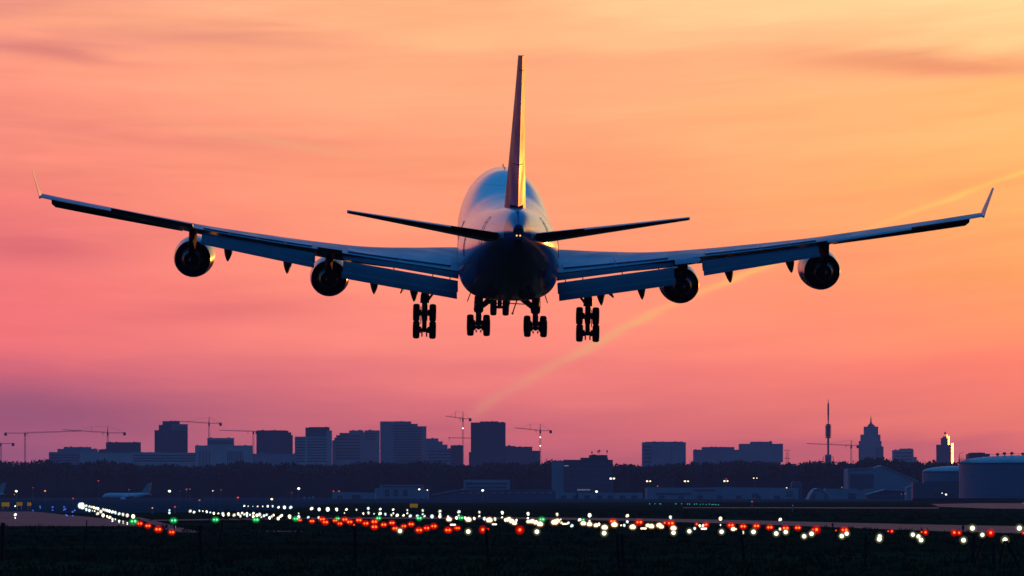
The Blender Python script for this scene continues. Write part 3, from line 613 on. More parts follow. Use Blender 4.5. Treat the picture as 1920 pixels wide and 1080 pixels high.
# tower cranes
def crane(label, D, xm, yb, yj, ya, xj, yjt, xc, hook=None, post=None, lamps=(), n=3.2):
    k = M3(D); c = empty('tower_crane', ((xm-960)*k, D, 0)); tag(c, label, 'crane', 'tower cranes over the city')
    zz = lambda py: CAMZ+(HY-py)*k
    X_ = lambda px: (px-xm)*k
    w = 1.25*k; mb = MB(); r = .26*k
    for sx in (-1, 1):
        for sy in (-1, 1): mb.tube((sx*w, sy*w, 0), (sx*w, sy*w, zz(yj)), r, n=4)
    z = 0; i = 0
    while z < zz(yj)-3*k:
        z2 = z+3*k
        for sy in (-1, 1): mb.tube((-w*(1 if i % 2 else -1), sy*w, z), (w*(1 if i % 2 else -1), sy*w, z2), r*.7, n=4)
        z = z2; i += 1
    mb.build('mast', cranem, c)
    mb = MB(); mb.box(-1.5*k, 1.2*k, -1.3*k, 1.2*k, zz(yj+5), zz(yj-1)); mb.build('cab', cranem, c)
    if ya is not None:
        mb = MB(); mb.tube((0,0,zz(yj)), (0,0,zz(ya)), .9*k, .35*k, 6); mb.build('apex', cranem, c)
    # jib: triangular lattice
    def truss(x0, z0, x1, z1, h, tapered=False):
        mb = MB(); n_ = max(4, int(abs(x1-x0)/(2.4*k)))
        for j in range(n_):
            u, v = j/n_, (j+1)/n_; hu = h*(1-.6*u if tapered else 1); hv = h*(1-.6*v if tapered else 1)
            a = Vector((lerp(x0,x1,u), 0, lerp(z0,z1,u))); b = Vector((lerp(x0,x1,v), 0, lerp(z0,z1,v)))
            for sy in (-.8*k, .8*k): mb.tube(a+Vector((0,sy,0)), b+Vector((0,sy,0)), .22*k, n=4)
            mb.tube(a+Vector((0,0,hu)), b+Vector((0,0,hv)), .22*k, n=4)
            m_ = (a+b)/2+Vector((0,0,(hu+hv)/2)); mb.tube(a+Vector((0,.8*k,0)), m_, .16*k, n=4); mb.tube(m_, b+Vector((0,-.8*k,0)), .16*k, n=4)
        return mb
    truss(0, zz(yj), X_(xj), zz(yjt), 2.0*k, True).build('jib', cranem, c)
    truss(0, zz(yj), X_(xc), zz(yj), .9*k).build('counter_jib', cranem, c)
    s_ = 1 if xc > xm else -1
    mb = MB(); mb.box(min(X_(xc), X_(xc-s_*5)), max(X_(xc), X_(xc-s_*5)), -1.4*k, 1.4*k, zz(yj+4.5), zz(yj-1.4)); mb.build('counterweight', cranem, c)
    if ya is not None:
        mb = MB(); mb.tube((0,0,zz(ya)), (X_(xc-s_*3),0,zz(yj)), .15*k, n=4)
        tx = post[0] if post else lerp(xm, xj, .6); tp_ = zz(post[1]) if post else None; tj = lerp(zz(yj), zz(yjt), (tx-xm)/(xj-xm))
        mb.tube((0,0,zz(ya)), (X_(tx),0,tp_ or tj), .13*k, n=4)
        if post: mb.tube((X_(tx),0,tj), (X_(tx),0,tp_), .3*k, n=4); mb.tube((X_(tx),0,tp_), (X_(lerp(tx, xj, .6)),0,lerp(tj, zz(yjt), .6)), .13*k, n=4)
        mb.build('tie_cable', cranem, c)
    if hook:
        mb = MB(); hz = lerp(zz(yj), zz(yjt), (hook-xm)/(xj-xm)); mb.tube((X_(hook),0,hz), (X_(hook),0,hz-5*k), .12*k, n=4); mb.box(X_(hook)-1*k, X_(hook)+1*k, -k, k, hz-1.6*k, hz-.2*k); mb.box(X_(hook)-.5*k, X_(hook)+.5*k, -k, k, hz-6*k, hz-5*k); mb.build('trolley', cranem, c)
    for py in lamps:
        mb = MB(); mb.ball((0, -1.6*k, zz(py)), 1.35*k, 10); mb.build('floodlight', L_white, c)
    return c
L_white = emis('white_lamp', (1, .98, .82), 2.6)
crane('crane cut off by the left edge of the photo, only its counterweight arm showing', 8000, 1.5, 880, 832, None, -30, 830, 27)
crane('flat-topped crane at far left with its counterweight on the left end', 8100, 47, 880, 812.5, None, 152, 808.5, 8, hook=52)
crane('apexed crane standing over the squat dark block at far left', 8600, 202, 880, 812, 798.5, 118, 806, 236, hook=193, post=(171.5, 800))
crane('tall apexed crane just right of the two-tone tower at left', 8900, 392, 880, 794, 781.5, 318, 789.5, 416)
crane('flat-topped crane whose arm meets the left side of the chamfered dark tower', 8900, 475, 880, 809.5, None, 412, 807, 484, hook=465)
crane('tallest apexed crane left of the plain square tower, with one white lamp on its mast', 8000, 868, 880, 785.5, 772, 835, 780.5, 884, hook=863, post=(854, 772), lamps=(803,))
crane('faint distant crane whose thin arm reaches left from behind the plain square tower', 11000, 905, 880, 823, None, 840, 821, 915, hook=843)
crane('apexed crane right of the lower blotchy block, with two white lamps on its mast', 7900, 1013, 880, 808, 795, 965, 802.5, 1035, hook=1005, post=(994, 795), lamps=(820, 836))
crane('apexed crane between the telecom tower and the spire tower', 10500, 1596, 880, 836, 825, 1512, 832, 1611, hook=1586)

# power pylon
k = M3(7500); py_ = empty('power_pylon', ((1476-960)*k, 7500, 0)); tag(py_, 'lattice power pylon just right of the raised slab block', 'pylon')
mb = MB(); H = CAMZ+(HY-842)*k
for sx in (-1, 1):
    for sy in (-1, 1): mb.tube((sx*3.4*k, sy*2*k, 0), (sx*2.0*k, sy*1.2*k, H*.95), .22*k, n=4)
for j in range(14):
    a, b = j/14, (j+1)/14; wa = lerp(3.4, 2.0, a)*k; wb = lerp(3.4, 2.0, b)*k
    for sy in (-1, 1): mb.tube((-wa, sy*k, a*H*.95), (wb, sy*k, b*H*.95), .15*k, n=4); mb.tube((wa, sy*k, a*H*.95), (-wb, sy*k, b*H*.95), .15*k, n=4)
mb.build('lattice', cranem, py_)
for py in (845, 860):
    z = CAMZ+(HY-py)*k; mb = MB(); mb.tube((-5.5*k, 0, z), (0, 0, z+2*k), .25*k, n=4); mb.tube((5.5*k, 0, z), (0, 0, z+2*k), .25*k, n=4); mb.tube((-5.5*k, 0, z), (5.5*k, 0, z), .25*k, n=4); mb.build('cross_arm', cranem, py_)

# wood
mb = MB(); rnd = random.Random(3)
def top_y(px): return 868.5+3.0*sin(px/47+1)+2.0*sin(px/19)-(5.5 if px < 95 else 0)+(3.5 if 330 < px < 900 else 0)+(-.5 if px > 1250 else 0)+(2.5*sin(px/150))
for row, D in enumerate((5500, 5750, 6000)):
    px = -260
    while px < 2200:
        k = M3(D); x = (px-960)*k; H = (HY-top_y(px))*k+CAMZ+rnd.uniform(-2.2, 1.4); R_ = rnd.uniform(4.5, 7.5)
        y = D+rnd.uniform(-60, 60)
        mb.add([(x-R_*1.3, y, 0), (x+R_*1.3, y, 0), (x+R_*1.2, y+4, 0), (x-R_*1.2, y+4, 0), (x-R_*1.1, y+1, H*.78), (x+R_*1.1, y+1, H*.74), (x+R_, y+4, H*.74), (x-R_, y+4, H*.78)], [(0,1,5,4),(4,5,6,7),(1,2,6,5),(3,0,4,7)])
        for _ in range(60 if row else 80):
            a = rnd.uniform(0, 2*pi); u = rnd.uniform(-.3, 1); rr = sqrt(max(0, 1-u*u))
            p = Vector((x+cos(a)*rr*R_*rnd.uniform(.6, 1.05), y+sin(a)*rr*R_*.8, H*.70+u*H*.30*rnd.uniform(.7, 1.05)))
            s_ = rnd.uniform(.5, 1.5); a1 = Vector((rnd.gauss(0,1), rnd.gauss(0,1), rnd.gauss(0,1))).normalized()*s_; a2 = a1.orthogonal().normalized()*s_*.8
            mb.add([p-a1-a2, p+a1-a2, p+a1+a2, p-a1+a2], [(0,1,2,3)])
        for _ in range(3):
            a = rnd.uniform(-.6, .6); mb.tube((x+a*R_, y, H*.7), (x+a*R_*1.6, y, H*(1+rnd.uniform(-.02, .06))), .22, .08, 3)
        px += rnd.uniform(6, 12)
tag(mb.build('wood', leafm), kind='stuff')

# tanks, sheds and terminal buildings of the airport
def tank(label, D, x0, x1, ywall, yroof, ybase, rail=False):
    k = M3(D); r = (x1-x0)/2*k; t = empty('storage_tank', (((x0+x1)/2-960)*k, D+r, 0)); tag(t, label, 'storage tank', 'domed storage tanks')
    zw = CAMZ+(HY-ywall)*k; zr = CAMZ+(HY-yroof)*k; h = zr-zw
    mb = MB(); mb.lathe([(-.2, r), (zw, r)], (0,0,0), (0,0,1), 96); sh = mb.build('shell', tankm, t, True)
    for j in range(1, 6):
        z = zw*j/6; mb = MB(); mb.lathe([(z, r+.005), (z+.02, r+.05), (z+.14, r+.05), (z+.16, r+.005)], (0,0,0), (0,0,1), 96); mb.build('weld_seam', tankm, sh)
    mb = MB(); mb.lathe([(zw-.25, r+.02), (zw-.2, r+.35), (zw+.1, r+.35), (zw+.12, r-.2)], (0,0,0), (0,0,1), 96); mb.build('rim', cranem, t)
    mb = MB(); mb.lathe([(zw+.1+h*sin(a*pi/2/12)**1 if a else zw+.1, max(.01, (r-.25)*cos(a*pi/2/12))) for a in range(13)], (0,0,0), (0,0,1), 96); dm = mb.build('domed_roof', domem, t, True)
    if rail:
        mb = MB()
        for j in range(16):
            a = pi+.02+j*.035; p = Vector((cos(a)*(r+.2), sin(a)*(r+.2), zw)); mb.tube(p, p+Vector((0,0,2.0 if j % 3 else 3.4)), .06, n=5)
            if j: mb.tube(lp+Vector((0,0,1.9)), p+Vector((0,0,1.9)), .05, n=5); mb.tube(lp+Vector((0,0,1.1)), p+Vector((0,0,1.1)), .05, n=5)
            lp = p
        p0 = Vector((-r, -2, zw)); mb.tube(p0, p0+Vector((0,0,4.2)), .08, n=5); mb.tube(p0+Vector((0,0,4.2)), p0+Vector((1.8,0,4.8)), .08, n=5); mb.build('railing', cranem, t)
        for px, hh in ((1877, 6.5), (1890, 7.5), (1904, 7.5), (1925, 6)):
            xx = (px-960)*k-t.location.x; zb = zw+h*sqrt(max(0, 1-(xx/r)**2))-.6
            mb = MB(); mb.tube((xx, -6, zb), (xx, -6, zb+hh*k*.9), .22, n=6); mb.lathe([(0,.2),(.4,.85),(.9,.85),(1.3,.1)], (xx, -6, zb+hh*k*.9-.6), (0,0,1), 10); mb.build('roof_vent', cranem, t)
        mb = MB(); pp = None
        for i in range(30):
            xx = lerp(-r*.55, r*.1, i/29); p = Vector((xx, -8, zw+h*sqrt(max(0, 1-(xx/r)**2))+.9)); 
            if pp: mb.tube(pp, p, .05, n=4)
            if i % 3 == 0: mb.tube(p, p-Vector((0,0,1.1)), .05, n=4)
            pp = p
        mb.build('railing', cranem, t)
    return t
tank('large pale tank with a domed roof and roof railings, cut off by the right edge', 3050, 1806, 2046, 868, 853.5, 939, True)
tank('smaller pale domed tank partly hidden behind the large tank', 3700, 1733, 1872, 884, 873.5, 939)
def shed(name, label, D, prof, m, depth=30, roof=None, y0=0., parts=(), group='airport buildings', cat='building'):
    """front outline in photo pixels, given thickness 'depth'"""
    k = M3(D); x0 = sum(p[0] for p in prof)/len(prof); o = empty(name, ((x0-960)*k, D, 0)); tag(o, label, cat, group)
    pts_ = [((a-x0)*k, CAMZ+(HY-b)*k) for a, b in prof]; n = len(pts_); mb = MB()
    mb.add([(x, 0, z) for x, z in pts_]+[(x, depth, z) for x, z in pts_], [tuple(range(n)), tuple(range(2*n-1, n-1, -1))]+[(i, (i+1) % n, n+(i+1) % n, n+i) for i in range(n)])
    w = mb.build('wall', m, o)
    if roof:
        for (a, b), (c, d) in roof:
            v = Vector(((c-a)*k, 0, (b-d)*k)); nn = Vector((-v.z, 0, v.x)).normalized()*.5; A = Vector(((a-x0)*k, 0, CAMZ+(HY-b)*k)); B = A+v; mb = MB()
            mb.add([A+Vector((0,-.8,0)), B+Vector((0,-.8,0)), B+nn+Vector((0,-.8,0)), A+nn+Vector((0,-.8,0)), A+Vector((0,depth,0)), B+Vector((0,depth,0)), B+nn+Vector((0,depth,0)), A+nn+Vector((0,depth,0))], [(0,1,2,3),(4,7,6,5),(0,4,5,1),(1,5,6,2),(2,6,7,3),(3,7,4,0)])
            mb.build('roof', roofm, o)
    for nm, a, b, c, d, mm in parts:
        mb = MB(); mb.box((a-x0)*k, (b-x0)*k, -.35, -.03, CAMZ+(HY-d)*k, CAMZ+(HY-c)*k); mb.build(nm, mm, w)
    return o, x0, k
shed('tank_bund', 'dark low bund and pipework building in front of the smaller tank', 3600, [(1712,941.5),(1806,941.5),(1806,902),(1733,902),(1733,905),(1712,905)], f_dark, 18, parts=[('door',1750,1764,915,925,bandm),('door',1774,1790,918,926,bandm)])
mb = MB(); k = M3(3020)
mb.loft([[( (x_-960)*k, 3020+dy, z) for dy, z in ((-6,-.2),(-2,1.4),(3,1.5),(8,-.2))] for x_ in (1712,1740,1800,1860,1920,2000,2080)]); tag(mb.build('earth_berm', berm_m), kind='structure')
shed('hangar', 'large hangar with one long roof sloping down to the right, behind the sheds at right', 4600, [(1590,936),(1722,936),(1720,902),(1652,873.5),(1636,878),(1590,880)], f_blue, 60, roof=[((1652,873.5),(1722,903)),((1590,880),(1637,878))], parts=[('door',1594,1638,889,915,f_dark)])
shed('hangar', 'small arched shed with pinkish door leaves, at the left end of the right-hand sheds', 4100, [(1517,938),(1557,938),(1552,929),(1546,921.5),(1534,916.5),(1527,919),(1521,928)], f_blue, 40, roof=[((1517,937),(1521,928)),((1521,928),(1527,919)),((1527,919),(1534,916.5)),((1534,916.5),(1546,921.5)),((1546,921.5),(1552,929)),((1552,929),(1558,938))], parts=[('door_leaf',1522,1529,926,938,f_brick),('door_leaf',1545,1550,928,937,f_brick)])
shed('shed', 'long low shed running right from the arched shed', 4300, [(1548,937),(1640,937),(1640,917),(1548,916)], f_blue, 30, parts=[('door',1590,1604,925,936,f_dark),('vent',1609,1618,913,918,f_dark)])
shed('service_building', 'low shallow-roofed building with dark windows in front of the sloping hangar', 3900, [(1630,940.5),(1700,940.5),(1715,932),(1714,922),(1660,919),(1626,928)], f_dark, 25, roof=[((1626,928),(1660,919)),((1660,919),(1715,922))], parts=[('window_band',1632,1700,928,932,bandm),('window_band',1722-10,1712,925,930,bandm)])
shed('service_building', 'pale low building left of the tank bund', 3800, [(1700,941),(1748,941),(1748,908),(1722,906),(1700,914)], f_blue, 20, parts=[('window_band',1716,1740,921,926,bandm)])
shed('hangar', 'long pale warehouse behind the row of twin street lamps', 4400, [(1213,937),(1497,937),(1497,915.5),(1440,914.5),(1360,913.3),(1290,914.5),(1213,914)], f_blue, 60, parts=[('window_band',1230,1296,924,927,f_dark),('window_band',1300,1340,918,920,f_dark),('marking',1410,1421,925,932,f_dark),('marking',1476,1486,920,931,mat('green_panel',(.03,.16,.12)))]+[('door',1236+i*36,1246+i*36,929,936,f_dark) for i in range(7)])
shed('warehouse', 'short pale warehouse left of the long warehouse', 4500, [(1045,936),(1205,936),(1205,923.5),(1135,924),(1045,923)], f_blue, 40, parts=[('door',1052+i*22,1062+i*22,929,935,f_dark) for i in range(7)]+[('gap',1080,1084,924,935,f_dark)])
shed('terminal_building', 'boxy grey building behind the dark canopy, centre of the airport', 5000, [(869,934),(956,934),(956,899.5),(869,899.5)], f_blue, 40, parts=[('window_band',874,950,905,908,f_dark),('window_band',874,950,912,915,f_dark),('window',874,878,904,909,bandm),('window',881,885,904,909,bandm)])
shed('terminal_canopy', 'long dark canopy roof with a pale sloping end on its left', 4300, [(812,937),(1042,937),(1042,921),(1036,918),(900,917.5),(868,918),(812,928)], f_dark, 40, roof=[((810,928.5),(868,918))], parts=[('window',862+i*15,870+i*15,923.5,925,f_blue) for i in range(12)])
shed('terminal_building', 'pale blocky building with a raised penthouse, left of the canopy', 4700, [(702,937),(803,937),(803,917),(792,917),(792,909),(712,909),(712,914),(702,916)], f_blue, 40, parts=[('window_band',716,800,911,913,f_dark),('window',722,730,918,930,f_dark),('window',738,746,918,930,f_dark),('window',756,764,918,930,f_dark)])
shed('service_building', 'low grey shed under two small red lamps', 4500, [(623,937),(704,937),(704,924),(623,922)], f_blue, 25, parts=[('door',632,642,929,936,f_dark),('door',660,676,928,936,f_dark)])
shed('control_cabin', 'small tower-like cabin beside the right warehouse end', 4700, [(1484,936),(1504,936),(1504,905),(1500,902),(1488,902),(1484,905)], f_dark, 12, parts=[('window_band',1486,1502,905,908,bandm)])
for i, (a, b, yt) in enumerate(((568,573,932),(578,582,932),(585,589,931))):
    shed('silo', ['narrow dark silo, leftmost of three beside the low grey shed','middle narrow dark silo of three beside the low grey shed','narrow dark silo, rightmost of three beside the low grey shed'][i], 4400, [(a,940),(b,940),(b,yt),((a+b)/2,yt-1),(a,yt)], f_blue, 5, cat='silo')

# parked airliners seen from the side
def parked(label, D, x_nose, x_tail, y_top, y_bot, y_fin):
    k = M3(D); L_ = (x_tail-x_nose)*k; r = (y_bot-y_top)/2*k; zc = CAMZ+(HY-(y_top+y_bot)/2)*k
    p = empty('parked_airliner', ((x_nose-960)*k, D, 0)); tag(p, label, 'airliner', 'airliners parked on the far apron')
    prof = [(0,.02),(.03,.45),(.08,.8),(.14,.98),(.2,1),(.68,1),(.8,.8),(.92,.4),(1,.1)]
    mb = MB(); rg = []
    for u, w in prof:
        cz = zc+(0 if u < .68 else (u-.68)/.32*r*.75)-(r*.25 if u < .05 else 0)
        rg.append([(u*L_, cos(2*pi*i/20)*r*w, cz+sin(2*pi*i/20)*r*w) for i in range(20)])
    mb.loft(rg); mb.build('fuselage', planew, p, True)
    zf = CAMZ+(HY-y_fin)*k; mb = MB()
    mb.add([(x, yv, z) for yv in (-.2, .2) for x, z in ((L_*.80, zc+r*.6), (L_*.97, zf), (L_*1.04, zf), (L_*.99, zc+r*.6))], [(0,1,2,3),(4,7,6,5),(0,4,5,1),(1,5,6,2),(2,6,7,3),(3,7,4,0)]); mb.build('fin', planef, p)
    for sy in (-1, 1):
        mb = MB(); mb.add([(L_*.42, sy*r*.8, zc-r*.6), (L_*.60, sy*r*.8, zc-r*.6), (L_*.70, sy*L_*.45, zc-r*.1), (L_*.64, sy*L_*.45, zc-r*.1), (L_*.42, sy*r*.8, zc-r*.3), (L_*.60, sy*r*.8, zc-r*.4), (L_*.70, sy*L_*.45, zc), (L_*.64, sy*L_*.45, zc)], [(0,1,2,3),(4,7,6,5),(0,4,5,1),(1,5,6,2),(2,6,7,3),(3,7,4,0)]); mb.build('wing', planew, p)
        mb = MB(); mb.lathe([(0,.8),(.4,1),(2.5,1),(3.4,.6)], (L_*.40, sy*L_*.17, zc-r*1.1), (1,0,0), 16); mb.build('engine', planew, p, True)
        mb = MB(); mb.add([(L_*a, sy*b, zc+c) for c in (r*.5, r*.58) for a, b in ((.9,.3),(.99,.3),(1.03,L_*.16),(.98,L_*.16))], [(0,1,2,3),(4,7,6,5),(0,4,5,1),(1,5,6,2),(2,6,7,3),(3,7,4,0)]); mb.build('tailplane', planew, p)
    for u, yv in ((.12, 0), (.52, -2.4), (.52, 2.4)):
        mb = MB(); mb.tube((u*L_, yv, .5), (u*L_, yv, zc-r*.6), .18, n=6); mb.tube((u*L_, yv-.35, .55), (u*L_, yv+.35, .55), .55, n=12); mb.build('landing_gear', rubber, p)
    return p
planew = mat('parked_plane_paint', (.45,.5,.58), .5, 0, .3, .1, .1); planef = mat('parked_plane_fin', (.16,.26,.28), .5)
parked('small airliner parked side-on at left, nose pointing left, behind the runway lamps', 4000, 191, 281, 924.3, 935.2, 905)
parked('parked airliner of which only the tail shows at the left edge', 4000, -85, 7, 924.3, 935.2, 905)

# yellow taxiway signs, mast lamps, twin street lamps
yel = emis('lit_yellow_sign_face', (.55,.34,.0), .22); 
for label, px0, px1, y0_, y1_, D in (('wide dull yellow sign at the far left edge of the field',3,17,942,949.5,1500),('dull yellow sign, middle of three at the far left',31,41.5,941.5,948,1500),('narrow dull yellow sign, rightmost of three at the far left',51,58,942,948.5,1500),('yellow taxiway sign standing above the centre-left row of white lamps',768.5,783,944.5,951.5,1350)):
    k = M3(D); o = empty('taxiway_sign', (((px0+px1)/2-960)*k, D, 0)); tag(o, label, 'sign', 'yellow taxiway signs'); w = (px1-px0)/2*k; z1 = CAMZ+(HY-y0_)*k; z0 = CAMZ+(HY-y1_)*k
    mb = MB(); mb.box(-w, w, -.08, .08, z0, z1); mb.build('panel', yel, o)
    for s_ in (-1, 1): mb = MB(); mb.box(s_*w*.7-.04, s_*w*.7+.04, -.04, .04, 0, z0); mb.build('leg', dark, o)
def mast_lamp(label, px, py, D, mats_, r, two=False, group='mast lamps on the far apron'):
    k = M3(D); o = empty('lamp_mast', ((px-960)*k, D, 0)); tag(o, label, 'lamp', group); z = CAMZ+(HY-py)*k
    mb = MB(); mb.tube((0,0,0), (0,0,z), .14, .08, 6); mb.build('pole', mastm, o)
    for dx in ((-3.2, 2.6) if two else (0,)):
        if two: mb = MB(); mb.tube((0,0,z-.6*k), (dx*k,0,z), .07, n=5); mb.build('arm', mastm, o)
        mb = MB(); rr = r*k*(1 if dx <= 0 else .85); mb.lathe([(-rr*.8,.02),(-rr*.55,rr*.8),(0,rr),(rr*.55,rr*.8),(rr*.8,.02)], (dx*k, 0, z), (0,0,1), 12); mb.build('lamp_head', mats_, o)
    return o
L_warm = emis('warm_white_lamp', (1,.80,.5), 2.4); L_red = emis('red_lamp', (1,.05,.02), 1.1); L_amber = emis('amber_lamp', (1,.34,.08), 1.1); L_cyan = emis('cyan_lamp', (.02,.35,.30), .9); L_blue = emis('blue_lamp', (.08,.16,1), .8); L_pink = emis('dim_pink_lamp', (.6,.2,.3), .6)
for i, (px, py) in enumerate(((1148.5,897.3),(1216.5,902.3),(1287.5,902.3),(1361.5,902),(1416.5,896.5))):
    o = mast_lamp(['first','second','third','fourth','fifth'][i]+' from the left of five twin-headed street lamps' + (', with a red light on top' if i == 3 else ''), px, py, 4250, L_warm, 2.3 if i == 0 else (1.9 if i < 4 else 1.2), True, 'twin street lamps above the long warehouse')
    if i == 3: mb = MB(); mb.tube((0,0,CAMZ+(HY-py)*M3(4250)), (0,0,CAMZ+(HY-py+3.5)*M3(4250)), .06, n=5); mb.build('mast_tip', mastm, o); mb = MB(); mb.ball((0,0,CAMZ+(HY-898)*M3(4250)), .35, 8); mb.build('warning_light', L_red, o)
for px, py, mm, r, lab in ((30.5,921,L_white,2.3,'bright white mast lamp near the left edge, right of the cut-off tail fin'),(27,927,L_amber,.8,'tiny amber lamp below the white mast lamp near the left edge'),(84.5,920.5,L_amber,1.8,'amber mast lamp over the far left apron'),(62,914.5,L_pink,.8,'dim lamp between the white and amber mast lamps at far left'),
    (184.6,901.6,L_red,1.2,'highest small red lamp at left, in front of the wood'),(242,918,L_pink,1.0,'tiny pinkish lamp above the parked airliner'),(317.8,921,L_white,2.6,'bright white mast lamp just right of the parked airliner tail'),
    (349.7,917.5,L_pink,1.6,'larger of two pinkish lamps side by side, left part'),(356,917,L_pink,1.2,'smaller of two pinkish lamps side by side, left part'),(337,921.3,L_red,.6,'very faint red lamp left of the two pinkish lamps'),(399,920.3,L_warm,1.0,'tiny warm lamp in front of the wood, left of centre'),(414.5,918.8,L_pink,1.0,'tiny mauve lamp right of the tiny warm lamp'),
    (560,916,L_white,2.5,'bright white mast lamp over the middle left apron'),(446,933,L_red,2.0,'round red lamp above the left cluster of white lamps'),(374,938,L_pink,1.8,'dim pink lamp above the left end of the white cluster'),(328,950.5,L_red,1.6,'small red lamp right of the two stacked white lamps'),(509.5,936,L_warm,2.2,'warm lamp above the back row of white lamps'),
    (625.3,921,L_red,1.4,'left one of two small red lamps on the low grey shed'),(635.5,921,L_red,1.5,'right one of two small red lamps on the low grey shed'),(786,917.5,L_white,1.9,'white mast lamp above the pale blocky building'),(801.3,918.8,L_white,1.1,'smaller white lamp right of the one above the pale blocky building'),
    (905,919.5,L_white,2.3,'bright white mast lamp in front of the boxy grey building'),(1118.5,921.7,L_white,2.4,'bright white mast lamp near the lit lettering'),(1233,911.4,L_pink,1.4,'dim lamp on the left end of the long warehouse roof'),(1475,914.7,L_warm,1.1,'tiny warm lamp on the right end of the long warehouse roof'),(1578.5,914,L_pink,1.3,'pink lamp on the roof of the shed right of the arched shed'),
    (1410,940.5,L_red,1.3,'small red lamp at the foot of the long warehouse'),(1486,947.5,L_pink,.9,'tiny lamp on the grass below the long warehouse'),(1690,926.5,L_pink,.9,'left one of two tiny pinkish lamps on the shallow-roofed building'),(1697,925.7,L_pink,1.1,'right one of two tiny pinkish lamps on the shallow-roofed building'),(1773.8,927.2,L_white,1.9,'small white lamp in front of the smaller tank'),(1766.5,924.7,L_white,.9,'tiny white lamp beside the small white lamp at the smaller tank'),
    (137,934.6,L_red,1.3,'small red lamp above the far end of the left runway lamps'),(285.7,952.5,L_amber,1.5,'amber lamp below the parked airliner tail'),(547,924,L_red,.8,'faint red lamp below the bright mast lamp, middle left')):
    D = 3400 if py < 925 else min(3400, 3.6*FPX/(py-925+12))
    mast_lamp(lab, px, py, D, mm, r)

# ------------------------------------------------------------------ field lamps set in the grass and runway
def ordn(i):
    u = ['first','second','third','fourth','fifth','sixth','seventh','eighth','ninth','tenth','eleventh','twelfth','thirteenth','fourteenth','fifteenth','sixteenth','seventeenth','eighteenth','nineteenth']
    if i < 19: return u[i]
    tns = {2:'twent',3:'thirt',4:'fort',5:'fift',6:'sixt',7:'sevent'}; d, m_ = divmod(i+1, 10)
    return tns[d]+'ieth' if m_ == 0 else tns[d]+'y-'+u[m_-1]
G_red2 = halo_glow('red_lamp_outer_halo', (1,.0,.0), .55, .16); G_green2 = halo_glow('green_lamp_outer_halo', (.0,.4,.07), .6, .16); G_white2 = halo_glow('white_lamp_outer_halo', (.42,.42,.18), .5, .10)  # added glow shells round the lamps, imitating lens bloom
G_warm = halo_glow('warm_lamp_halo', (.7,.36,.10), .6, .3); G_warm2 = halo_glow('warm_lamp_outer_halo', (.6,.26,.06), .5, .12)
E_cool = emis('approach_lamp_cool', (.72,.92,1), 1.5); E_dim = emis('approach_lamp_dim', (1,.96,.78), 1.15)
G_red = halo_glow('red_lamp_halo', (1,.004,.0), .85, .4); G_green = halo_glow('green_lamp_halo', (.0,.42,.08), .8, .5); G_white = halo_glow('white_lamp_halo', (.45,.42,.20), .5, .22)
E_red = emis('red_lamp_core', (1,.012,.001), .95); E_hot = emis('red_lamp_bulb', (1,.25,.02), 3.2); E_green = emis('green_lamp_core', (.02,.7,.16), 1.1); E_ghot = emis('green_lamp_bulb', (.30,1,.5), 3)
E_white = emis('approach_lamp_white', (1,1,.82), 2.5); E_warm = emis('approach_lamp_warm', (1,.86,.62), 2.8)
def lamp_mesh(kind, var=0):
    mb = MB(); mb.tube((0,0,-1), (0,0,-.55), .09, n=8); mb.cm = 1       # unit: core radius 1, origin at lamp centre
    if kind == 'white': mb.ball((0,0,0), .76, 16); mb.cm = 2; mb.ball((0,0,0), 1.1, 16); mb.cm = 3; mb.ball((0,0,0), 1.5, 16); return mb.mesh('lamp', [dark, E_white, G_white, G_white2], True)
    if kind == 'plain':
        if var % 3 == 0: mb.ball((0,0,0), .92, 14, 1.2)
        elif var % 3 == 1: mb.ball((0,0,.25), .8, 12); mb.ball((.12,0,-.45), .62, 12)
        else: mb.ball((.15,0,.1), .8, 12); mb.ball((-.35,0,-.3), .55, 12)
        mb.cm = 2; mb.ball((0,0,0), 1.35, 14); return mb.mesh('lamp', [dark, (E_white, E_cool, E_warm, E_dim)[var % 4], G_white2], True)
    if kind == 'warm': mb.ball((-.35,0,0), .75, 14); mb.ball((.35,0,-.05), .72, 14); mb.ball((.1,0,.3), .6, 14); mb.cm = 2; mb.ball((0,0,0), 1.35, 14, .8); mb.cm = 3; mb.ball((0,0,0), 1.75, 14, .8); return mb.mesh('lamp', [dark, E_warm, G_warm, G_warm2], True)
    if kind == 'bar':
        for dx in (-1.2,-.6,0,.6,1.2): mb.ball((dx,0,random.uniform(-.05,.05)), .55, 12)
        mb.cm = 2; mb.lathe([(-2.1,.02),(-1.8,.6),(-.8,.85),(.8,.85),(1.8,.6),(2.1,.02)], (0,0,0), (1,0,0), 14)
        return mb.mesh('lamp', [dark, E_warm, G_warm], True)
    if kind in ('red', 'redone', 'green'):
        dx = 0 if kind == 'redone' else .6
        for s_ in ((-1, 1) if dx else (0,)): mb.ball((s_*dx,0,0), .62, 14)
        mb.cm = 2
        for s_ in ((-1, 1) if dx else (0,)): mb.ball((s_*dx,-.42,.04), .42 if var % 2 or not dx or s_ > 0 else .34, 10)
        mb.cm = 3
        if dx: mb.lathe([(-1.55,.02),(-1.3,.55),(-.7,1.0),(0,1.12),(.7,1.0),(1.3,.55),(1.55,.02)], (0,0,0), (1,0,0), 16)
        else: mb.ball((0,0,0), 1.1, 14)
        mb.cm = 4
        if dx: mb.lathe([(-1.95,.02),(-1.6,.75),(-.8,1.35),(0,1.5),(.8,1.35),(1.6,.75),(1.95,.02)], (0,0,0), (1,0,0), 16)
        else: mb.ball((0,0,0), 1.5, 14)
        return mb.mesh('lamp', [dark]+([E_green, E_ghot, G_green, G_green2] if kind == 'green' else [E_red, E_hot, G_red, G_red2]), True)
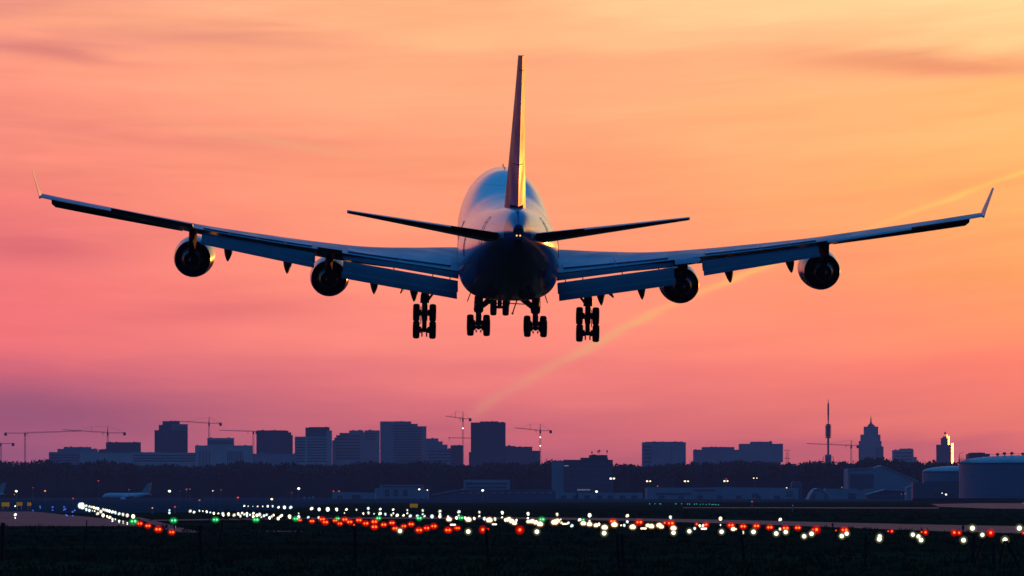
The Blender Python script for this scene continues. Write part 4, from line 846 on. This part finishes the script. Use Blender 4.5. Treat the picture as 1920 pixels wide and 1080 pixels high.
LM = {k_: [lamp_mesh(k_, v_) for v_ in range(12 if k_ == 'plain' else 2)] for k_ in ('white','plain','warm','bar','red','redone','green')}
rnl = random.Random(5)
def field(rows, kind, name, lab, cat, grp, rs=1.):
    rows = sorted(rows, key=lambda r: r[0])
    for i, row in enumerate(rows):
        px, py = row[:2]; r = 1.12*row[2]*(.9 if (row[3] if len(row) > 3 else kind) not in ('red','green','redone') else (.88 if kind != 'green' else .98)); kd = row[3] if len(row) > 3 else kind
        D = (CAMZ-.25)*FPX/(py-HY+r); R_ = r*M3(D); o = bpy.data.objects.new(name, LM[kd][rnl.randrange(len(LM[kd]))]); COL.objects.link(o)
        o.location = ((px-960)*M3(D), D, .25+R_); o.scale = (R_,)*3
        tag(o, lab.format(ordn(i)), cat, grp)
def cv_(lst, sc, ox, oy, r=None): return [(a[0]/sc+ox, a[1]/sc+oy, (a[2] if len(a) > 2 else r))+tuple(a[3:]) for a in lst]
A_ = lambda l, r: cv_(l, 6, 120, 920, r); B_ = lambda l, r: cv_(l, 6, 320, 880, r); C_ = lambda l, r: cv_(l, 6, 540, 890, r)
D_ = lambda l, r: cv_(l, 6, 800, 890, r); E_ = lambda l, r: cv_(l, 6, 1060, 890, r); F_ = lambda l, r: cv_(l, 6, 1320, 890, r); G_ = lambda l, r: cv_(l, 6, 1600, 890, r)
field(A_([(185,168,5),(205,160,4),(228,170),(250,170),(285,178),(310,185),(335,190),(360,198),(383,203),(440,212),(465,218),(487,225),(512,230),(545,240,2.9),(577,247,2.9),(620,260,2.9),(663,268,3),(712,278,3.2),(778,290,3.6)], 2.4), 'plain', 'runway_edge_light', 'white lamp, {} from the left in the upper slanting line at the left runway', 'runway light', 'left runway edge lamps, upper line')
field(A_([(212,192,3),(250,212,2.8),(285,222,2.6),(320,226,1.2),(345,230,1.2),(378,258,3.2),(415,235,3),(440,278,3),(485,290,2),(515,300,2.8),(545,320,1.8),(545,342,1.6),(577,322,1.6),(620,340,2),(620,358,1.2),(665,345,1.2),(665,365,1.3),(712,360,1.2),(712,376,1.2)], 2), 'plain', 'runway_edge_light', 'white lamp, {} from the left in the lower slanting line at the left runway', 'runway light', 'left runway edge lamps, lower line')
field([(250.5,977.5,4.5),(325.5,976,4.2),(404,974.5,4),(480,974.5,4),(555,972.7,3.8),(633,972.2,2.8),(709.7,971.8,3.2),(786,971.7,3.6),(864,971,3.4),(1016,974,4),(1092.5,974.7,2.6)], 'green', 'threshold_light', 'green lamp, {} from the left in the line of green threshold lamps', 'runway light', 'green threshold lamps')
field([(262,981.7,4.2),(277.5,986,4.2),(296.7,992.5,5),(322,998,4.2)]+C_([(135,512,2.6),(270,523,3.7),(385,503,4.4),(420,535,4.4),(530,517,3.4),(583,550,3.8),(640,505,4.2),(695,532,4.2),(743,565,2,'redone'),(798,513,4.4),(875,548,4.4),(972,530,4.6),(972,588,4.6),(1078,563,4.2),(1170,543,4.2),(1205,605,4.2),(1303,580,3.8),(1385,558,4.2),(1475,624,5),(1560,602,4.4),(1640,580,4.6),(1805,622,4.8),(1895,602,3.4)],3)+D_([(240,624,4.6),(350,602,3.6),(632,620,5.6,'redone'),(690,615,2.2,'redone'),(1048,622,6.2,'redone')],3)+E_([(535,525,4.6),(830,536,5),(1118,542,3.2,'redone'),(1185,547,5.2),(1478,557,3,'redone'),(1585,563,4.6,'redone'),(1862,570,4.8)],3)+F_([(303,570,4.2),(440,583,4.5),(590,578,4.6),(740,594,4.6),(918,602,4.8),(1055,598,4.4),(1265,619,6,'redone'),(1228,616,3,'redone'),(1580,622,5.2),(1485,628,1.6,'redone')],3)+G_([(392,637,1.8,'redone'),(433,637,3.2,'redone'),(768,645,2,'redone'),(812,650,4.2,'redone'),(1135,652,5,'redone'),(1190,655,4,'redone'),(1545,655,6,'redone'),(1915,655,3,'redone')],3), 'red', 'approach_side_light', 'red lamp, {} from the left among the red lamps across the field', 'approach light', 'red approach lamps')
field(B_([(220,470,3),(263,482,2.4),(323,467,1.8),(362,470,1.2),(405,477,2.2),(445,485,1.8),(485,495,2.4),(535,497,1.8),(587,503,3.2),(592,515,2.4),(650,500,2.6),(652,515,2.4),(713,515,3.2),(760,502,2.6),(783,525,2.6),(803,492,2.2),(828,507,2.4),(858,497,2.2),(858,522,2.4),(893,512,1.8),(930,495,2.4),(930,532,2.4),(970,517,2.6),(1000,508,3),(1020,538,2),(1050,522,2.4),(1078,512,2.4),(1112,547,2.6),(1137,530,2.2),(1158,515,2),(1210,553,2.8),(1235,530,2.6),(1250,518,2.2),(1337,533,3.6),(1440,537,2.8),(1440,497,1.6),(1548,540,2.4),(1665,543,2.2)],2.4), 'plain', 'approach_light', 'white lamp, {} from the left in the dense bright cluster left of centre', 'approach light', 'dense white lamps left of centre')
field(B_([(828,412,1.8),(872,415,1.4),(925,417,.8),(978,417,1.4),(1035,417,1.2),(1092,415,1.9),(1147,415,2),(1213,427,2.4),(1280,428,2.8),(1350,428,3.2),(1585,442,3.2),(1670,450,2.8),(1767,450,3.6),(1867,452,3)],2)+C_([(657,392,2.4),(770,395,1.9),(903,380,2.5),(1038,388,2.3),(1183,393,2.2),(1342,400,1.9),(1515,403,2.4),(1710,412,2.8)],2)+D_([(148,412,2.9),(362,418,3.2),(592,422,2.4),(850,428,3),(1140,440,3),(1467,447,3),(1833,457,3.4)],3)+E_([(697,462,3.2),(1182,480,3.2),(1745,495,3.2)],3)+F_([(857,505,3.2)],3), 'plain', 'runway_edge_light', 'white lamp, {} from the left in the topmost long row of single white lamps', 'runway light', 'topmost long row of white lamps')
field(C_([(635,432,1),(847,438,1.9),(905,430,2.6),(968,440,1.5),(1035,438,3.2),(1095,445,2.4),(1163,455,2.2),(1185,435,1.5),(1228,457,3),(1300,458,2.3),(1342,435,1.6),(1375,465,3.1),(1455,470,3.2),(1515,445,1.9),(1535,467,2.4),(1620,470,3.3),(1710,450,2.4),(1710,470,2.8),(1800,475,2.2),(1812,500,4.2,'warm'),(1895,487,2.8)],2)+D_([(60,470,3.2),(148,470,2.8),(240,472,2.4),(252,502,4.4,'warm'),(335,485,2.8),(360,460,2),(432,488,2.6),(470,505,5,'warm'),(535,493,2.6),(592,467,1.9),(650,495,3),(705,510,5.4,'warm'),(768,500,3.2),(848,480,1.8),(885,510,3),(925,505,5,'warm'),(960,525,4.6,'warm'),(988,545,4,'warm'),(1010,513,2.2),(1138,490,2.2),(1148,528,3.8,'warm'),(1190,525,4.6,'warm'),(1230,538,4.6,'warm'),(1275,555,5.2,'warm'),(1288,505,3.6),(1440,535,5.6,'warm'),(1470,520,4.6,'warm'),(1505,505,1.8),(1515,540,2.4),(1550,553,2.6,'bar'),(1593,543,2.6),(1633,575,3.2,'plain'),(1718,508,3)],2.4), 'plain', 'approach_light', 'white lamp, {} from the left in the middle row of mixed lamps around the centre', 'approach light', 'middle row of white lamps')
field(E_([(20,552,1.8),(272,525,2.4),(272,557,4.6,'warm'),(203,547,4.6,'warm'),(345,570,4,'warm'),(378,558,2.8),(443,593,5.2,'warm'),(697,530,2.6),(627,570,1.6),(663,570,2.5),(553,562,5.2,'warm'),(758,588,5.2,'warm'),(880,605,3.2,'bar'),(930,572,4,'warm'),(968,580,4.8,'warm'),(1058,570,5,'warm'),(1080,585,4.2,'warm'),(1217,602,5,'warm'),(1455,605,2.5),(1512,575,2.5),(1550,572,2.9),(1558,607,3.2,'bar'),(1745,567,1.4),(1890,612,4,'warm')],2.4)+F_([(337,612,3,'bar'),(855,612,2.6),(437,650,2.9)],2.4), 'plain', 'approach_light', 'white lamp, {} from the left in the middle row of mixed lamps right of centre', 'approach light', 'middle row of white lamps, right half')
field(C_([(1260,633,5.0),(1855,563,3.0,'bar')],4)+D_([(295,563,.5),(468,640,5.2),(762,558,2.6,'bar'),(1240,642,5.2)],4)+E_([(437,658,5.4),(1217,653,5),(1395,637,4.8),(1758,642,5)],4)+F_([(557,643,5.2),(813,662,5.2),(920,645,5),(1127,693,5),(1210,665,5.2),(1550,690,5.2),(1605,663,5)],4)+G_([(297,695,5),(292,725,5.6),(670,675,4.8),(733,695,4.8),(762,735,5.3),(1240,737,5.6),(1340,602,5.8),(1452,677,4.8),(1707,735,6),(1868,602,5.8)],4), 'white', 'approach_light', 'large white lamp in a glow shell, {} from the left among the nearest and biggest lamps', 'approach light', 'nearest big white lamps')
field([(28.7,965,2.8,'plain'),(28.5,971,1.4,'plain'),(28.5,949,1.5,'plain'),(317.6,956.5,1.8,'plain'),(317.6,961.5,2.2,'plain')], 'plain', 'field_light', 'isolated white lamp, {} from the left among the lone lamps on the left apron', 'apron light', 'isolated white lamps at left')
def simple_lamps(pts_, m, r, name, lab, grp):
    mb = MB(); mb.tube((0,0,-2), (0,0,-.6), .2, n=6); mb.cm = 1; mb.ball((0,0,0), 1, 10); me = mb.mesh(name, [dark, m], True)
    for i, (px, py) in enumerate(sorted(pts_)):
        D = (CAMZ-.3)*FPX/(py-HY+r); o = bpy.data.objects.new(name, me); COL.objects.link(o); R_ = r*M3(D)*random.uniform(.8, 1.15)
        o.location = ((px-960)*M3(D), D, .3+R_); o.scale = (R_,)*3; tag(o, lab.format(ordn(i)), 'taxiway light', grp)
simple_lamps([(75,949),(75.5,952),(61.7,957),(98.5,951),(98.5,956),(120,950.5),(119.5,956),(122,955),(124,965.5),(126,967),(136.5,966.7),(140,957),(136,960)], L_blue, 1.5, 'taxiway_light', 'blue lamp, {} from the left among the blue taxiway lamps at far left', 'blue taxiway lamps')
simple_lamps([(1218,944.5),(1228,944.3),(1237,944.5),(1239,944.8),(1267,944.8),(1278,944.4),(1289,945),(1293,945.2),(1302,945.3),(1306,945),(1313,945.6),(1318,945.2),(1324,945.8),(1330,945.4),(1335,946),(1338,945.7),(1342,946.2),(1347,946.4),(1918,943.3)], L_cyan, 1.1, 'taxiway_light', 'dim cyan lamp, {} from the left in the dotted line below the long warehouse', 'dim cyan taxiway lamps')

# marker boards and small stakes beside the right-hand runway
for px, y0_, y1_, w, lab in ((1561,981,988.5,2.0,'small dark marker box on the pink runway strip at right'),(1805.5,985,998,2.2,'dark marker post on the pink strip, between red and white lamps at far right'),(327.5,986,994,1.6,'small dark marker box on the narrow runway strip at left')):
    D = CAMZ*FPX/(y1_-HY); k = M3(D); o = empty('marker_post', ((px-960)*k, D, 0)); tag(o, lab, 'marker')
    mb = MB(); mb.box(-w*k, w*k, -.15, .15, (y1_-y0_)*k*.35, (y1_-y0_)*k); mb.build('box', dark, o); mb = MB(); mb.tube((0,0,0), (0,0,(y1_-y0_)*k*.4), w*k*.5, n=8); mb.build('stake', dark, o)
# foreground fence posts
grp = 'foreground fence posts'
for px, yt, yb, w, dx, lab in ((5,980,1052,8,-2,'thick dark wooden post at the left edge of the foreground'),(163,975,1062,2.2,-9,'thin stake leaning left below the left runway lamps'),(375,986,1062,8,3,'thick wooden post below the first gap between green lamps, left'),(418,974,1042,2.4,-13,'thin stake leaning left next to the thick left-centre post'),(666,986,1052,8,-1,'thick wooden post under the red lamp cluster, left of centre'),(912,992,1062,8,6,'thick wooden post below the round red lamp near the centre'),(1157,1000,1066,6,4,'left one of a close pair of posts right of centre'),(1166,1000,1066,6,4,'right one of a close pair of posts right of centre'),(1389,995,1054,7,8,'leaning wooden post between red lamps, right half'),(1624,1004,1060,5,-3,'thin post below the marker box at right'),(1826,1002,1056,7,-4,'upright post, left leg of the braced gate at far right'),(1863,1016,1056,6,0,'short upright post in the middle of the braced gate at far right')):
    D = CAMZ*FPX/(yb-HY); k = M3(D); h = (yb-yt)*k; rnd = random.Random(px); mb = MB(); rg = []
    for j in range(6):
        u = j/5; rr = w*k/2*(1-.08*u)*rnd.uniform(.93, 1.07); cx = -dx*k*u
        rg.append([(cx+cos(2*pi*i/9)*rr*rnd.uniform(.93,1.05), sin(2*pi*i/9)*rr, (h+.3)*u-.3) for i in range(9)])
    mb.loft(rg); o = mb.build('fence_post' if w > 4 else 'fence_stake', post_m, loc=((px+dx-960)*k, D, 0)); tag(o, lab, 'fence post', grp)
k = M3(350)
for (xa, ya, xb, yb, lab) in ((1843,1012,1826,1052,'slanting brace beside the left gate post at far right'),(1884,1014,1872,1054,'slanting brace leaning right at far right'),(1886,1014,1914,1056,'slanting brace running down to the right edge')):
    mb = MB(); mb.tube((( xa-960)*k, 350, CAMZ+(HY-ya)*k), ((xb-960)*k, 350, CAMZ+(HY-yb)*k-.3), .07, n=7); tag(mb.build('fence_brace', post_m), lab, 'fence brace', 'foreground fence braces')

# grass tufts standing on the field
mb = MB(); rnd = random.Random(11)
for _ in range(5200):
    D = 285*(1500/285)**(rnd.random()**1.3); x = rnd.uniform(-1.15, 1.15)*D*.074
    yp = HY+CAMZ*FPX/D
    px = 960+x/D*FPX
    if 955 < yp < 1003 and (yp < 986.9 and px < 380 or 968 < yp < 1003 and px > 600 and abs(yp-(971.5+max(0, px-1000)*.021)) < 4+max(0, px-1000)*.008): continue
    h = rnd.uniform(.10, .38)*(1+.5*(D > 600)); n_ = 5
    for j in range(n_):
        a = rnd.uniform(-.5, .5); bx = x+rnd.uniform(-.35, .35); by = D+rnd.uniform(-.3, .3); w = rnd.uniform(.015, .04)*(1+D/500)
        mb.add([(bx-w, by, -.02), (bx+w, by, -.02), (bx+a*h, by+rnd.uniform(-.1,.1), h*rnd.uniform(.6, 1))], [(0,1,2)])
tag(mb.build('grass', mat('dry_grass', (.026,.023,.011), 1, 0, 0, .4, .2)), 'short uneven grass across the dark airfield', None, None, 'stuff')

# ------------------------------------------------------------------ evening haze over the plain
mb = MB(); mb.box(-2600, 2600, -60, 14500, -1.0, 168)
hz = mb.build('haze', bpy.data.materials.new('evening_air')); tag(hz, 'thin evening haze over the airfield and city', None, None, 'stuff')
hm = hz.data.materials[0]; hm.use_nodes = True; ht = hm.node_tree; ht.nodes.clear()
pvn = N(ht, 'ShaderNodeVolumePrincipled'); pvn.inputs['Color'].default_value = (.34,.38,.62,1); pvn.inputs['Density'].default_value = 4.0e-5; pvn.inputs['Anisotropy'].default_value = 0
ho = N(ht, 'ShaderNodeOutputMaterial'); lk(ht, pvn.outputs[0], ho.inputs['Volume'])
hz.display_type = 'WIRE'
